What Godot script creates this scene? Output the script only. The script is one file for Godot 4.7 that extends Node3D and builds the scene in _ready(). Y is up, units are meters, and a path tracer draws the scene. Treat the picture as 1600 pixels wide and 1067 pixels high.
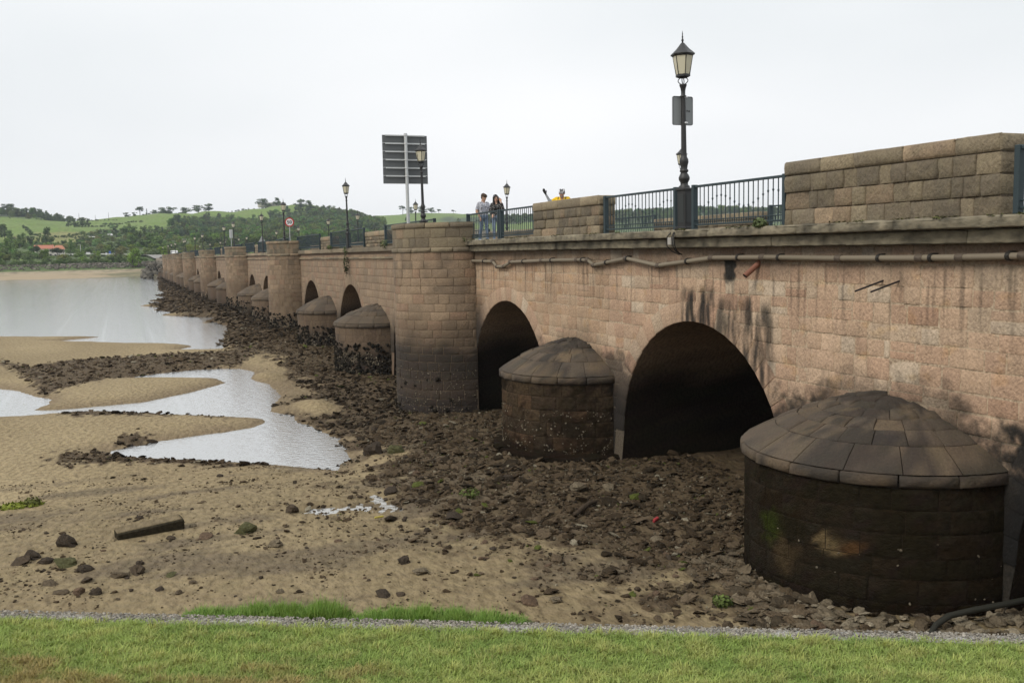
extends Node3D

const W := 11.7        # the plane of the bridge's face; X runs across, T along the bridge (T = -z), Y from the eye's level
const FAR_X := 20.5
const EYE := 6.0
const WL := -5.95      # low-tide water level

var M := {}
var rng := RandomNumberGenerator.new()
var na := FastNoiseLite.new()
var nb := FastNoiseLite.new()
var nc := FastNoiseLite.new()
var names := {}

class MB:
	var v := PackedVector3Array()
	var c := PackedColorArray()
	var t := PackedVector2Array()
	var i := PackedInt32Array()

	func p(a: Vector3, col: Color, uv := Vector2.ZERO) -> int:
		v.append(a)
		c.append(col)
		t.append(uv)
		return v.size() - 1

	func tri(a: int, b: int, d: int) -> void:
		i.append(a)
		i.append(d)
		i.append(b)

	func quad(a: int, b: int, d: int, e: int) -> void:
		tri(a, b, d)
		tri(a, d, e)

	func ftri(A: Vector3, B: Vector3, C: Vector3, col: Color) -> void:
		var k := p(A, col)
		p(B, col)
		p(C, col)
		tri(k, k + 1, k + 2)

	func fquad(A: Vector3, B: Vector3, C: Vector3, D: Vector3, col: Color) -> void:
		var k := p(A, col)
		p(B, col)
		p(C, col)
		p(D, col)
		quad(k, k + 1, k + 2, k + 3)

	# box with chamfered edges, centre o, half sizes h, turned by b
	func box(o: Vector3, size: Vector3, col: Color, ch := 0.0, b := Basis.IDENTITY) -> void:
		var h := size * 0.5
		ch = minf(ch, minf(h.x, minf(h.y, h.z)) * 0.9)
		for ax in 3:
			var u := (ax + 1) % 3
			var w := (ax + 2) % 3
			for s in [-1.0, 1.0]:
				var q := []
				for k in [[-1, -1], [1, -1], [1, 1], [-1, 1]]:
					var r := Vector3.ZERO
					r[ax] = s * h[ax]
					r[u] = k[0] * (h[u] - ch)
					r[w] = k[1] * (h[w] - ch)
					q.append(o + b * r)
				if s > 0:
					fquad(q[0], q[1], q[2], q[3], col)
				else:
					fquad(q[3], q[2], q[1], q[0], col)
		if ch <= 0.0:
			return
		for ax in 3:
			var u := (ax + 1) % 3
			var w := (ax + 2) % 3
			for su in [-1.0, 1.0]:
				for sw in [-1.0, 1.0]:
					var q := []
					for k in [[-1, 0], [1, 0], [1, 1], [-1, 1]]:
						var r := Vector3.ZERO
						r[ax] = k[0] * (h[ax] - ch)
						r[u] = su * (h[u] - (ch if k[1] == 1 else 0.0))
						r[w] = sw * (h[w] - (ch if k[1] == 0 else 0.0))
						q.append(o + b * r)
					if su * sw > 0:
						fquad(q[3], q[2], q[1], q[0], col)
					else:
						fquad(q[0], q[1], q[2], q[3], col)
		for sx in [-1.0, 1.0]:
			for sy in [-1.0, 1.0]:
				for sz in [-1.0, 1.0]:
					var A := o + b * Vector3(sx * h.x, sy * (h.y - ch), sz * (h.z - ch))
					var B := o + b * Vector3(sx * (h.x - ch), sy * h.y, sz * (h.z - ch))
					var C := o + b * Vector3(sx * (h.x - ch), sy * (h.y - ch), sz * h.z)
					if sx * sy * sz > 0:
						ftri(A, B, C, col)
					else:
						ftri(A, C, B, col)

	# tube along a path; r one radius per point
	func tube(path: Array, r: Array, n: int, col: Color, caps := true) -> void:
		var first := v.size()
		var up := Vector3.UP
		for k in path.size():
			var d: Vector3 = (path[mini(k + 1, path.size() - 1)] - path[maxi(k - 1, 0)]).normalized()
			if absf(d.dot(up)) > 0.95:
				up = Vector3.RIGHT if absf(d.x) < 0.7 else Vector3.BACK
			var a := up.cross(d).normalized()
			var b := d.cross(a)
			up = b
			for j in n:
				var g := TAU * j / n
				p(path[k] + (a * cos(g) + b * sin(g)) * r[mini(k, r.size() - 1)], col)
		for k in path.size() - 1:
			for j in n:
				var x := first + k * n + j
				var y := first + k * n + (j + 1) % n
				quad(x, y, y + n, x + n)
		if caps:
			var e := first + (path.size() - 1) * n
			for j in range(1, n - 1):
				tri(first, first + j + 1, first + j)
				tri(e, e + j, e + j + 1)

	# turned profile of Vector2(radius, height) round the y axis; a point given twice makes a hard edge
	func lathe(prof: Array, n: int, col: Color, x := Transform3D.IDENTITY, turn := 0.0) -> void:
		var last := -1
		for k in prof.size():
			var q: Vector2 = prof[k]
			var row := v.size()
			for j in n:
				var g := turn + TAU * j / n
				p(x * Vector3(q.x * cos(g), q.y, -q.x * sin(g)), col)
			if last >= 0 and prof[k].distance_to(prof[k - 1]) > 1e-5:
				for j in n:
					quad(last + j, last + (j + 1) % n, row + (j + 1) % n, row + j)
			last = row

	func ball(o: Vector3, r: Vector3, n: int, col: Color) -> void:
		var rows := maxi(3, n / 2)
		var first := v.size()
		for k in rows + 1:
			var f := PI * k / rows
			for j in n:
				var g := TAU * j / n
				p(o + Vector3(sin(f) * cos(g), cos(f), -sin(f) * sin(g)) * r, col)
		for k in rows:
			for j in n:
				var x := first + k * n + j
				var y := first + k * n + (j + 1) % n
				quad(x + n, y + n, y, x)

	func join(o: MB) -> void:
		var k := v.size()
		v.append_array(o.v)
		c.append_array(o.c)
		t.append_array(o.t)
		for q in o.i:
			i.append(q + k)

	func mesh(mat: Material = null, nn := PackedVector3Array()) -> ArrayMesh:
		var n := nn
		if n.is_empty():
			n.resize(v.size())
			for k in range(0, i.size(), 3):
				var x := i[k]
				var y := i[k + 1]
				var z := i[k + 2]
				var f := (v[z] - v[x]).cross(v[y] - v[x])
				n[x] += f
				n[y] += f
				n[z] += f
			for k in n.size():
				n[k] = n[k].normalized()
		var a := []
		a.resize(Mesh.ARRAY_MAX)
		a[Mesh.ARRAY_VERTEX] = v
		a[Mesh.ARRAY_NORMAL] = n
		a[Mesh.ARRAY_COLOR] = c
		a[Mesh.ARRAY_TEX_UV2] = t
		a[Mesh.ARRAY_INDEX] = i
		var m := ArrayMesh.new()
		m.add_surface_from_arrays(Mesh.PRIMITIVE_TRIANGLES, a)
		if mat:
			m.surface_set_material(0, mat)
		return m


func V(x: float, y: float, t: float) -> Vector3:
	return Vector3(x, y + EYE, -t)

func sag(t: float) -> float:
	return -0.0042 * maxf(0.0, t - 25.0)

func B(x: float, y: float, t: float) -> Vector3:   # on the bridge, which drops a little along its length
	return Vector3(x, y + EYE + sag(t), -t)

func R(a: float, b: float) -> float:
	return rng.randf_range(a, b)

func obj(called: String, mb: MB, mat: Material, parent: Node = self) -> MeshInstance3D:
	var o := MeshInstance3D.new()
	o.name = called
	o.mesh = mb.mesh(mat)
	if parent == self:
		o.name = numbered(called)
	parent.add_child(o, true)
	return o

func numbered(called: String) -> String:
	names[called] = names.get(called, -1) + 1
	return called if names[called] == 0 else "%s_%03d" % [called, names[called]]

func tag(o: Node, label: String, category: String, group := "", kind := "") -> Node:
	if label:
		o.set_meta("label", label)
	if category:
		o.set_meta("category", category)
	if group:
		o.set_meta("group", group)
	if kind:
		o.set_meta("kind", kind)
	return o

func thing(called: String, label: String, category: String, at := Vector3.ZERO, turn := 0.0, group := "") -> Node3D:
	var o := Node3D.new()
	o.name = numbered(called)
	add_child(o)
	o.position = at
	o.rotation.y = turn
	tag(o, label, category, group)
	return o

func dup(root: Node3D, called: String, at: Vector3, turn: float, label: String, category: String, group := "") -> Node3D:
	var r: Node3D = root.duplicate()
	r.name = numbered(called)
	add_child(r)
	r.position = at
	r.rotation.y = turn
	for key in ["label", "category", "group", "kind"]:
		if r.has_meta(key):
			r.remove_meta(key)
	tag(r, label, category, group)
	return r

func ntex(sd: int, freq: float, kind: int, octaves: int, cols: Array, size := 512, gain := 0.5) -> NoiseTexture2D:
	var n := FastNoiseLite.new()
	n.seed = sd
	n.frequency = freq
	n.noise_type = kind
	n.fractal_octaves = octaves
	n.fractal_type = FastNoiseLite.FRACTAL_FBM
	n.fractal_gain = gain
	if kind == FastNoiseLite.TYPE_CELLULAR:
		n.cellular_return_type = FastNoiseLite.RETURN_DISTANCE
	var t := NoiseTexture2D.new()
	t.width = size
	t.height = size
	t.seamless = true
	t.seamless_blend_skirt = 0.15
	t.noise = n
	var g := Gradient.new()
	var offs := PackedFloat32Array()
	var cc := PackedColorArray()
	for k in cols.size():
		offs.append(float(k) / (cols.size() - 1))
		cc.append(cols[k] if cols[k] is Color else Color(cols[k], cols[k], cols[k]))
	g.offsets = offs
	g.colors = cc
	t.color_ramp = g
	return t

func mat(key: String, rough: float, albedo: Texture2D = null, scale := Vector3.ONE, height: Texture2D = null, hcm := 0.0) -> StandardMaterial3D:
	var m := StandardMaterial3D.new()
	m.resource_name = key
	m.vertex_color_use_as_albedo = true
	m.roughness = rough
	m.uv1_triplanar = true
	m.uv1_world_triplanar = true
	m.uv1_scale = scale
	m.albedo_texture = albedo
	if height:
		m.heightmap_enabled = true
		m.heightmap_texture = height
		m.heightmap_scale = hcm
	M[key] = m
	return m

func flat(key: String, col: Color, rough: float, metal := 0.0) -> StandardMaterial3D:
	var m := StandardMaterial3D.new()
	m.resource_name = key
	m.albedo_color = col.linear_to_srgb()
	m.vertex_color_use_as_albedo = true
	m.roughness = rough
	m.metallic = metal
	M[key] = m
	return m

const SIMPLEX := FastNoiseLite.TYPE_SIMPLEX_SMOOTH
const CELL := FastNoiseLite.TYPE_CELLULAR

func materials() -> void:
	var grain := ntex(3, 0.03, SIMPLEX, 6, [Color(0.62, 0.60, 0.58), Color(0.86, 0.84, 0.82), Color(0.97, 0.96, 0.95), Color(1, 1, 1)])
	var blotch := ntex(7, 0.012, SIMPLEX, 7, [Color(0.62, 0.62, 0.61), Color(0.87, 0.86, 0.84), Color(1, 0.985, 0.965)])
	var pits := ntex(11, 0.07, FastNoiseLite.TYPE_VALUE_CUBIC, 4, [0.0, 1.0], 512, 0.65)
	var speckle := ntex(12, 0.055, FastNoiseLite.TYPE_VALUE_CUBIC, 6, [Color(0.5, 0.5, 0.5), Color(0.82, 0.81, 0.79), Color(0.97, 0.96, 0.94), Color(1, 0.99, 0.97)], 1024, 0.75)
	var rough_h := ntex(13, 0.025, SIMPLEX, 7, [0.0, 1.0], 512, 0.6)
	var speck := ntex(17, 0.09, SIMPLEX, 4, [0.55, 0.9, 0.95, 1.0])
	mat("stone", 0.92, speckle, Vector3.ONE * 0.62, pits, 1.7)
	mat("mortar", 0.95, grain, Vector3.ONE * 0.9, rough_h, 1.4)
	mat("dark_stone", 0.9, blotch, Vector3.ONE * 1.5, pits, 3.0).metallic_specular = 0.12
	mat("cap_stone", 0.9, speckle, Vector3.ONE * 0.75, pits, 1.6)
	mat("concrete", 0.9, blotch, Vector3(0.5, 0.9, 0.5), rough_h, 1.2)
	mat("far_stone", 0.92, grain, Vector3.ONE * 0.25, rough_h, 3.0)
	mat("rock", 0.9, blotch, Vector3.ONE * 2.6, rough_h, 2.2).metallic_specular = 0.2
	var ripple := ntex(19, 0.02, SIMPLEX, 5, [0.0, 1.0])
	var sandc := ntex(23, 0.02, SIMPLEX, 7, [Color(0.74, 0.73, 0.72), Color(0.9, 0.9, 0.9), Color(1, 1, 1)])
	mat("sand", 0.85, sandc, Vector3(0.45, 0.45, 0.28), ripple, 5.5).metallic_specular = 0.25
	mat("hill", 0.95, ntex(29, 0.03, SIMPLEX, 6, [0.6, 0.85, 1.0]), Vector3.ONE * 0.02)
	mat("gravel", 0.9, ntex(31, 0.12, CELL, 2, [Color(1, 1, 1), Color(0.8, 0.8, 0.8), Color(0.35, 0.35, 0.35)]), Vector3.ONE * 2.0, pits, 1.0)
	mat("soil", 0.95, grain, Vector3.ONE * 2.0, rough_h, 1.0)
	var wave := ntex(37, 0.02, SIMPLEX, 5, [0.0, 1.0])
	var wm := mat("water", 0.06, null, Vector3(0.3, 0.3, 0.5), wave, 0.6)
	wm.metallic_specular = 0.8
	wm.metallic = 0.5
	var rust := mat("painted_iron", 0.55, speck, Vector3.ONE * 1.5)
	rust.metallic_specular = 0.4
	flat("black_iron", Color(1, 1, 1), 0.5)
	flat("plain", Color(1, 1, 1), 0.7)
	flat("metal", Color(1, 1, 1), 0.45, 0.5)
	flat("cloth", Color(1, 1, 1), 0.9)
	flat("gloss", Color(1, 1, 1), 0.25)
	var g := flat("lamp_glass", Color(0.74, 0.7, 0.54), 0.35)
	g.backlight_enabled = true
	g.backlight = Color(0.75, 0.72, 0.6)
	var lf := flat("leaf", Color(1, 1, 1), 0.75)
	lf.backlight_enabled = true
	lf.backlight = Color(0.35, 0.4, 0.2)
	lf.metallic_specular = 0.25
	var gr := flat("grass", Color(1, 1, 1), 0.6)
	gr.backlight_enabled = true
	gr.backlight = Color(0.6, 0.6, 0.3)
	gr.metallic_specular = 0.3
	mat("pipe", 0.7, speck, Vector3.ONE * 3.0)
	mat("mesh_wall", 0.9, grain, Vector3.ONE * 0.5)
	flat("glass", Color(0.06, 0.07, 0.08), 0.1)

func _ready() -> void:
	# camera: a 34 mm lens on the lawn, looking along the bridge and a little down
	var cam := Camera3D.new()
	cam.name = "camera"
	cam.fov = 39.14
	cam.near = 0.1
	cam.far = 4000.0
	var bx := Basis.from_euler(Vector3(-0.0966, -0.3854, 0))
	cam.basis = bx * Basis(Vector3(0, 0, 1), -0.0191)
	cam.position = Vector3(0, EYE, 0)
	add_child(cam)
	cam.current = true
	# overcast sky
	var env := Environment.new()
	env.background_mode = Environment.BG_SKY
	env.sky = Sky.new()
	env.sky.sky_material = overcast()
	env.background_energy_multiplier = 1.0
	env.tonemap_mode = Environment.TONE_MAPPER_LINEAR
	env.tonemap_exposure = 1.22
	env.sdfgi_enabled = true
	env.ssao_enabled = true
	env.ssil_enabled = true
	env.fog_enabled = true
	env.fog_density = 0.00016
	env.fog_light_color = Color(0.86, 0.9, 0.95)
	var we := WorldEnvironment.new()
	we.name = "world"
	we.environment = env
	add_child(we)
	var sun := DirectionalLight3D.new()
	sun.name = "sun"
	sun.light_energy = 0.5
	sun.light_angular_distance = 20.0
	sun.light_color = Color(1.0, 0.97, 0.92)
	sun.shadow_enabled = true
	add_child(sun)
	sun.look_at_from_position(Vector3.ZERO, Vector3(0.7, -0.68, -0.2))

	na.seed = 1
	na.frequency = 0.6
	na.fractal_octaves = 4
	nb.seed = 2
	nb.frequency = 2.2
	nb.fractal_octaves = 3
	nc.seed = 5
	nc.frequency = 0.05
	nc.fractal_octaves = 4
	rng.seed = 4711
	materials()
	ground()
	far_land()
	bridge()
	furniture()
	people()
	rubble()
	lawn()
	trees()
	far_things()

func overcast() -> PanoramaSkyMaterial:
	var w := 512
	var h := 256
	var im := Image.create(w, h, false, Image.FORMAT_RGBF)
	var n := FastNoiseLite.new()
	n.seed = 90
	n.frequency = 0.9
	n.fractal_octaves = 5
	for y in h:
		var el := (0.5 - (y + 0.5) / h) * PI
		for x in w:
			var az := TAU * x / w
			var c := Color(0.2, 0.19, 0.16)
			if el > -0.01:
				var d := Vector3(cos(el) * cos(az), sin(el) * 3.2, cos(el) * sin(az))
				var k := n.get_noise_3dv(d)
				k = clampf(k * 1.5, -1, 1)
				var l := 0.755 + 0.24 * sin(el) + 0.085 * k
				c = Color(l * (0.965 + 0.03 * k), l * (0.99 + 0.008 * k), l * 1.01)
			im.set_pixel(x, y, c)
	var m := PanoramaSkyMaterial.new()
	m.panorama = ImageTexture.create_from_image(im)
	return m

func sstep(a: float, b: float, x: float) -> float:
	return smoothstep(a, b, x)

# ---------------------------------------------------------------- the estuary bed
var river := PackedVector2Array()
var pool := PackedVector2Array()
var trickle := PackedVector2Array()
var bands := []
var sd_grid := PackedFloat32Array()
const SX0 := -14.0
const SXN := 96
const ST0 := 23.0
const STN := 260
const SD := 0.3
var shore_t := [62.0, 70.0, 81.0, 88.0, 93.0, 101.5, 104.3, 112.0, 115.7, 121.8, 128.0, 134.2, 142.7, 153.4, 158.4, 170.8, 246.0, 300.0]
var shore_x := [5.7, 6.5, 8.3, 6.2, 8.9, 3.3, 5.6, 3.1, 4.5, 1.9, 5.0, 3.4, 6.0, 4.7, 6.7, 6.0, 8.4, 8.6]
var rub_t := [3.0, 9.2, 11.1, 12.3, 13.1, 14.0, 15.3, 16.4, 17.3, 18.5, 20.2, 22.7, 24.9, 26.4, 28.3, 33.0, 35.5, 41.8, 47.0, 54.0, 59.0, 67.0, 87.0, 110.0, 184.0, 245.0, 300.0]
var rub_x := [13.0, 12.4, 9.0, 8.1, 8.2, 8.0, 7.4, 6.6, 5.85, 5.2, 5.1, 5.1, 6.1, 6.7, 6.0, 5.5, 4.9, 7.1, 6.7, 7.4, 5.9, 6.0, 7.4, 3.0, 5.0, 8.2, 8.4]

func along(ts: Array, xs: Array, t: float) -> float:
	if t <= ts[0]:
		return xs[0]
	for k in range(1, ts.size()):
		if t < ts[k]:
			return lerpf(xs[k - 1], xs[k], (t - ts[k - 1]) / (ts[k] - ts[k - 1]))
	return xs[-1]

func poly(a: Array) -> PackedVector2Array:
	var r := PackedVector2Array()
	for k in range(0, a.size(), 2):
		r.append(Vector2(a[k], a[k + 1]))
	return r

func sdist(p: Vector2, q: PackedVector2Array) -> float:   # positive outside
	var best := 1e9
	var inside := false
	var n := q.size()
	var a := q[n - 1]
	for k in n:
		var b := q[k]
		var e := b - a
		var w := p - a
		var f := clampf(w.dot(e) / maxf(e.dot(e), 1e-9), 0, 1)
		best = minf(best, (w - e * f).length_squared())
		if (a.y > p.y) != (b.y > p.y) and p.x < (b.x - a.x) * (p.y - a.y) / (b.y - a.y) + a.x:
			inside = not inside
		a = b
	return -sqrt(best) if inside else sqrt(best)

func water_sd(x: float, t: float) -> float:
	if t > 96.0:
		return x - along(shore_t, shore_x, t) if x < 40.0 else 30.0
	if t < ST0:
		return 3.0
	var u := clampf((x - SX0) / SD, 0, SXN - 1.001)
	var w := clampf((t - ST0) / SD, 0, STN - 1.001)
	var a := int(u)
	var b := int(w)
	var k := b * SXN + a
	var g := lerpf(lerpf(sd_grid[k], sd_grid[k + 1], u - a), lerpf(sd_grid[k + SXN], sd_grid[k + SXN + 1], u - a), w - b)
	return g if t < 90.0 else lerpf(g, x - along(shore_t, shore_x, t), (t - 90.0) / 6.0)

func rubble_at(x: float, t: float) -> float:
	var e := x - along(rub_t, rub_x, t) + na.get_noise_2d(x, t) * 1.6
	var r := sstep(-0.6, 1.2, e)
	if t < 27.0:
		r = maxf(r, (0.42 * sstep(-5.0, 0.0, e) + 0.4 * sstep(5.0, 8.0, x) * sstep(17.0, 14.0, t)) * (0.6 + 1.3 * na.get_noise_2d(x * 1.1 + 50, t * 1.1)))
	if t > 27.0 and t < 64.0 and x < 7.5:
		var p := Vector2(x + nb.get_noise_2d(x, t) * 0.5, t + nb.get_noise_2d(x + 40, t) * 1.2)
		for q in bands:
			if Geometry2D.is_point_in_polygon(p, q):
				r = maxf(r, 0.75 + 0.3 * na.get_noise_2d(x * 2, t))
	for q in [Vector3(6.0, 46.6, 1.0), Vector3(6.6, 36.2, 0.9)]:   # bare humps of sand among the stones
		r *= sstep(0.7, 1.3, Vector2((x - q.x) / q.z, (t - q.y) / (q.z * 2.2)).length() + 0.3 * nb.get_noise_2d(x, t))
	return clampf(r, 0, 1)

var pier_t := [-2.0, 10.0, 24.0, 28.0, 34.0, 44.0, 50.0, 57.0, 66.0, 80.0, 110.0, 250.0, 300.0, 340.0]
var pier_y := [-5.38, -5.42, -5.5, -5.72, -5.9, -5.84, -5.75, -5.52, -5.3, -5.3, -5.5, -5.7, -5.2, -4.9]

func bed(x: float, t: float, rb := -1.0) -> float:
	var sand := lerpf(-5.38, -5.48, sstep(8, 20, t))
	sand = lerpf(sand, -5.72, sstep(20.5, 26.0, t))
	var land := lerpf(sand, along(pier_t, pier_y, t), sstep(4.5, 8.5, x))
	var sd := water_sd(x, t) + nb.get_noise_2d(x * 0.6, t * 0.6) * 0.12
	var h := land
	if sd < 6.0:
		h = WL + (land - WL) * (1.0 - exp(-sd / 0.9)) if sd > 0 else WL - 0.35 * (1.0 - exp(sd / 0.8))
	h += na.get_noise_2d(x * 0.35, t * 0.35) * 0.05 * sstep(0, 1, sd)
	for q in [Vector3(6.0, 46.6, 1.0), Vector3(6.6, 36.2, 0.9)]:
		h += 0.22 * sstep(1.1, 0.0, Vector2((x - q.x) / q.z, (t - q.y) / (q.z * 2.2)).length())
	if t > 262.0:   # the far beach comes up out of the river
		h = lerpf(h, lerpf(-6.5, -5.0, sstep(262, 334, t + nc.get_noise_2d(x * 2.0, 0) * 10)), sstep(262, 275, t))
	if x > 26.0:
		h = minf(h, lerpf(-5.6, -6.2, sstep(26, 60, x)))
	if t > 18.0 and t < 23.0:
		var q := sdist(Vector2(x, t), trickle)
		h = minf(h, -5.565 + 0.11 * sstep(-0.1, 0.35, q))
		h += (0.07 * nb.get_noise_2d(x * 1.4, t * 2.0) + 0.012) * sstep(0.3, -0.1, q)
	return h

func ground() -> void:
	river = poly([-40, 112, 3.1, 112, 5.63, 104.3, 3.26, 101.6, 6.01, 102.4, 8.87, 93.1, 6.17, 87.1, 7.51, 87.9, 8.33, 80.9, 6.49, 70, 5.67, 62, 3.01, 63.4, 4.15, 65.4, 3.72, 67, -0.42, 71, -3.71, 74.2, -4.72, 75.1, -1.58, 77.3, -8.66, 81.6, -9.27, 82, -40, 95])
	pool = poly([-16, 53, -5.9, 50.2, -5.36, 49, -4.7, 48.25, -3.62, 45.4, -3, 44.5, -2.97, 43.1, -3.5, 41.4, -2.38, 41.1, 0.62, 41.5, 2.61, 43.5, 4.31, 45.9, 4, 47.8, 1.24, 49.7, -0.06, 50.15, 0.83, 50.85, 2.58, 51.8, 4.36, 51.8, 5.49, 51.2, 5.97, 49.2, 5.93, 46.7, 5.98, 43.4, 5.97, 40.6, 5.49, 38.8, 4.9, 36.5, 5.66, 35.2, 5.37, 34, 5.8, 32.7, 6.0, 31, 6.1, 29.5, 6.0, 27.9, 5.8, 27, 5.4, 26.3, 5.17, 25.7, 4.47, 26.5, 3.49, 27.5, 2.27, 28.5, 1, 29.5, 0.3, 30, -0.16, 30.5, -0.7, 31.5, -0.16, 31.8, 0.41, 32.1, 1.15, 32.6, 2.67, 32.95, 3.98, 33.5, 4.51, 34.4, 4.45, 35.2, 3.38, 36.2, 1.38, 37.85, -0.98, 40, -2.42, 40.2, -3.4, 40.1, -4.5, 40.3, -16, 43])
	trickle = poly([5.04, 21.5, 5.19, 20.6, 5.49, 19.6, 4.91, 19.5, 4.48, 20.06, 3.88, 19.8, 3.29, 20.3, 3.48, 20.6, 4.29, 20.4, 4.98, 20.6])
	bands = [
		poly([-6.85, 61.4, -4.74, 56.3, -2.76, 58.9, -0.52, 58.9, 2.33, 59.2, 6.38, 59, 7.5, 56.8, 5.5, 51.9, 4.3, 51.9, 1.95, 51.2, 0.16, 50.2, -2.73, 46.4, -3.19, 44.7, -4.4, 50.9]),
		poly([-2.35, 38.9, -1.98, 40, -0.28, 38.8, 1.37, 37.5, 3.27, 36, 3.23, 35.4, 2.15, 36.4, -0.28, 37.4, -1.9, 37.8]),
		poly([-2.3, 30, -1.6, 31.2, -0.7, 30.9, -0.16, 30.2, 1, 29.3, 3.46, 27.4, 5.1, 25.6, 4.93, 24.6, 3.83, 25.6, 1.55, 27.7, -0.3, 28.7, -1.65, 28.9]),
		poly([-0.36, 33, 0.15, 33.5, 0.71, 32.5, 0.39, 31.4, -0.16, 31.3, -0.36, 32.2])]
	sd_grid.resize(SXN * STN)
	for b in STN:
		for a in SXN:
			var p := Vector2(SX0 + a * SD, ST0 + b * SD)
			var g := 9.0
			if p.y < 58.0:
				g = sdist(p, pool)
			if p.y > 54.0:
				g = minf(g, sdist(p, river))
			sd_grid[b * SXN + a] = g
	var xs := PackedFloat32Array()
	var x := -8.5
	while x > -220.0:
		xs.append(x)
		x -= 0.14 + 0.09 * (-8.5 - x)
	xs.append(-230.0)
	xs.reverse()
	x = -8.4
	while x < 13.0:
		xs.append(x)
		x += 0.125
	while x < 420.0:
		xs.append(x)
		x += 0.14 + 0.1 * (x - 13.0)
	var ts := PackedFloat32Array()
	var t := -4.0
	while t < 336.0:
		ts.append(t)
		t += 0.5 if t < 7.0 else maxf(0.11, t * 0.0085)
	ts.append(336.0)
	var mb := MB.new()
	var nx := xs.size()
	for b in ts.size():
		for a in nx:
			var X := xs[a]
			var T := ts[b]
			var near := T < 110.0 and X > -20.0 and X < 22.0
			var r := rubble_at(X, T) if near else (sstep(-0.5, 1.0, X - along(rub_t, rub_x, T)) if X < 26.0 and T < 262.0 else 0.0)
			var h := bed(X, T)
			if near and r > 0.05:
				h += r * (0.07 * nb.get_noise_2d(X * 1.5, T * 1.5) + 0.05 * na.get_noise_2d(X * 4, T * 4))
			var col := Color(0.365, 0.288, 0.168).lerp(Color(0.29, 0.226, 0.13), 0.5 + 0.9 * na.get_noise_2d(X * 0.25 + 9, T * 0.12))
			if T < 26.0:
				col *= lerpf(0.82, 1.0, sstep(21.0, 26.0, T))
			var wet := sstep(0.2, 0.02, h - WL + 0.05 * na.get_noise_2d(X, T))
			col = col.lerp(Color(0.2, 0.15, 0.095), wet * 0.75)
			if T > 262.0:
				col = Color(0.42, 0.34, 0.23).lerp(Color(0.2, 0.19, 0.11), sstep(0.0, 0.5, nc.get_noise_2d(X * 1.5, T * 1.2) + sstep(-14, 6, X) * 0.8 - 0.25))
			var mud := sstep(0.15, 0.7, r + 0.3 * nb.get_noise_2d(X, T))
			col = col.lerp(Color(0.07, 0.05, 0.031).lerp(Color(0.115, 0.083, 0.05), 0.5 + nb.get_noise_2d(X * 0.7, T * 0.7)), mud * 0.93)
			if T < 27.0 and X < 8:   # damp grey streaks on the near sand
				col = col.lerp(Color(0.15, 0.118, 0.078), 0.75 * sstep(0.0, 0.35, na.get_noise_2d(X * 0.3 + 30, T * 0.9)) * sstep(10, 14, T))
			mb.p(V(X, h, T), col)
	for b in ts.size() - 1:
		for a in nx - 1:
			var k := b * nx + a
			mb.quad(k, k + 1, k + nx + 1, k + nx)
	tag(obj("ground", mb, M.sand), "wet tidal sand and brown mud of the drained estuary bed", "", "", "structure")
	var wb := MB.new()
	wb.fquad(V(-400, WL, 22), V(420, WL, 22), V(420, WL, 336), V(-400, WL, 336), Color(0.43, 0.435, 0.43))
	tag(obj("water", wb, M.water), "grey river water and tidal pools left on the sand", "", "", "structure")
	var pb := MB.new()
	pb.fquad(V(2.9, -5.545, 19.2), V(5.8, -5.545, 19.2), V(5.8, -5.545, 21.8), V(2.9, -5.545, 21.8), Color(0.4, 0.39, 0.36))
	tag(obj("puddle", pb, M.water), "thin bright puddle among rubble on the mud", "", "", "structure")

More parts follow.
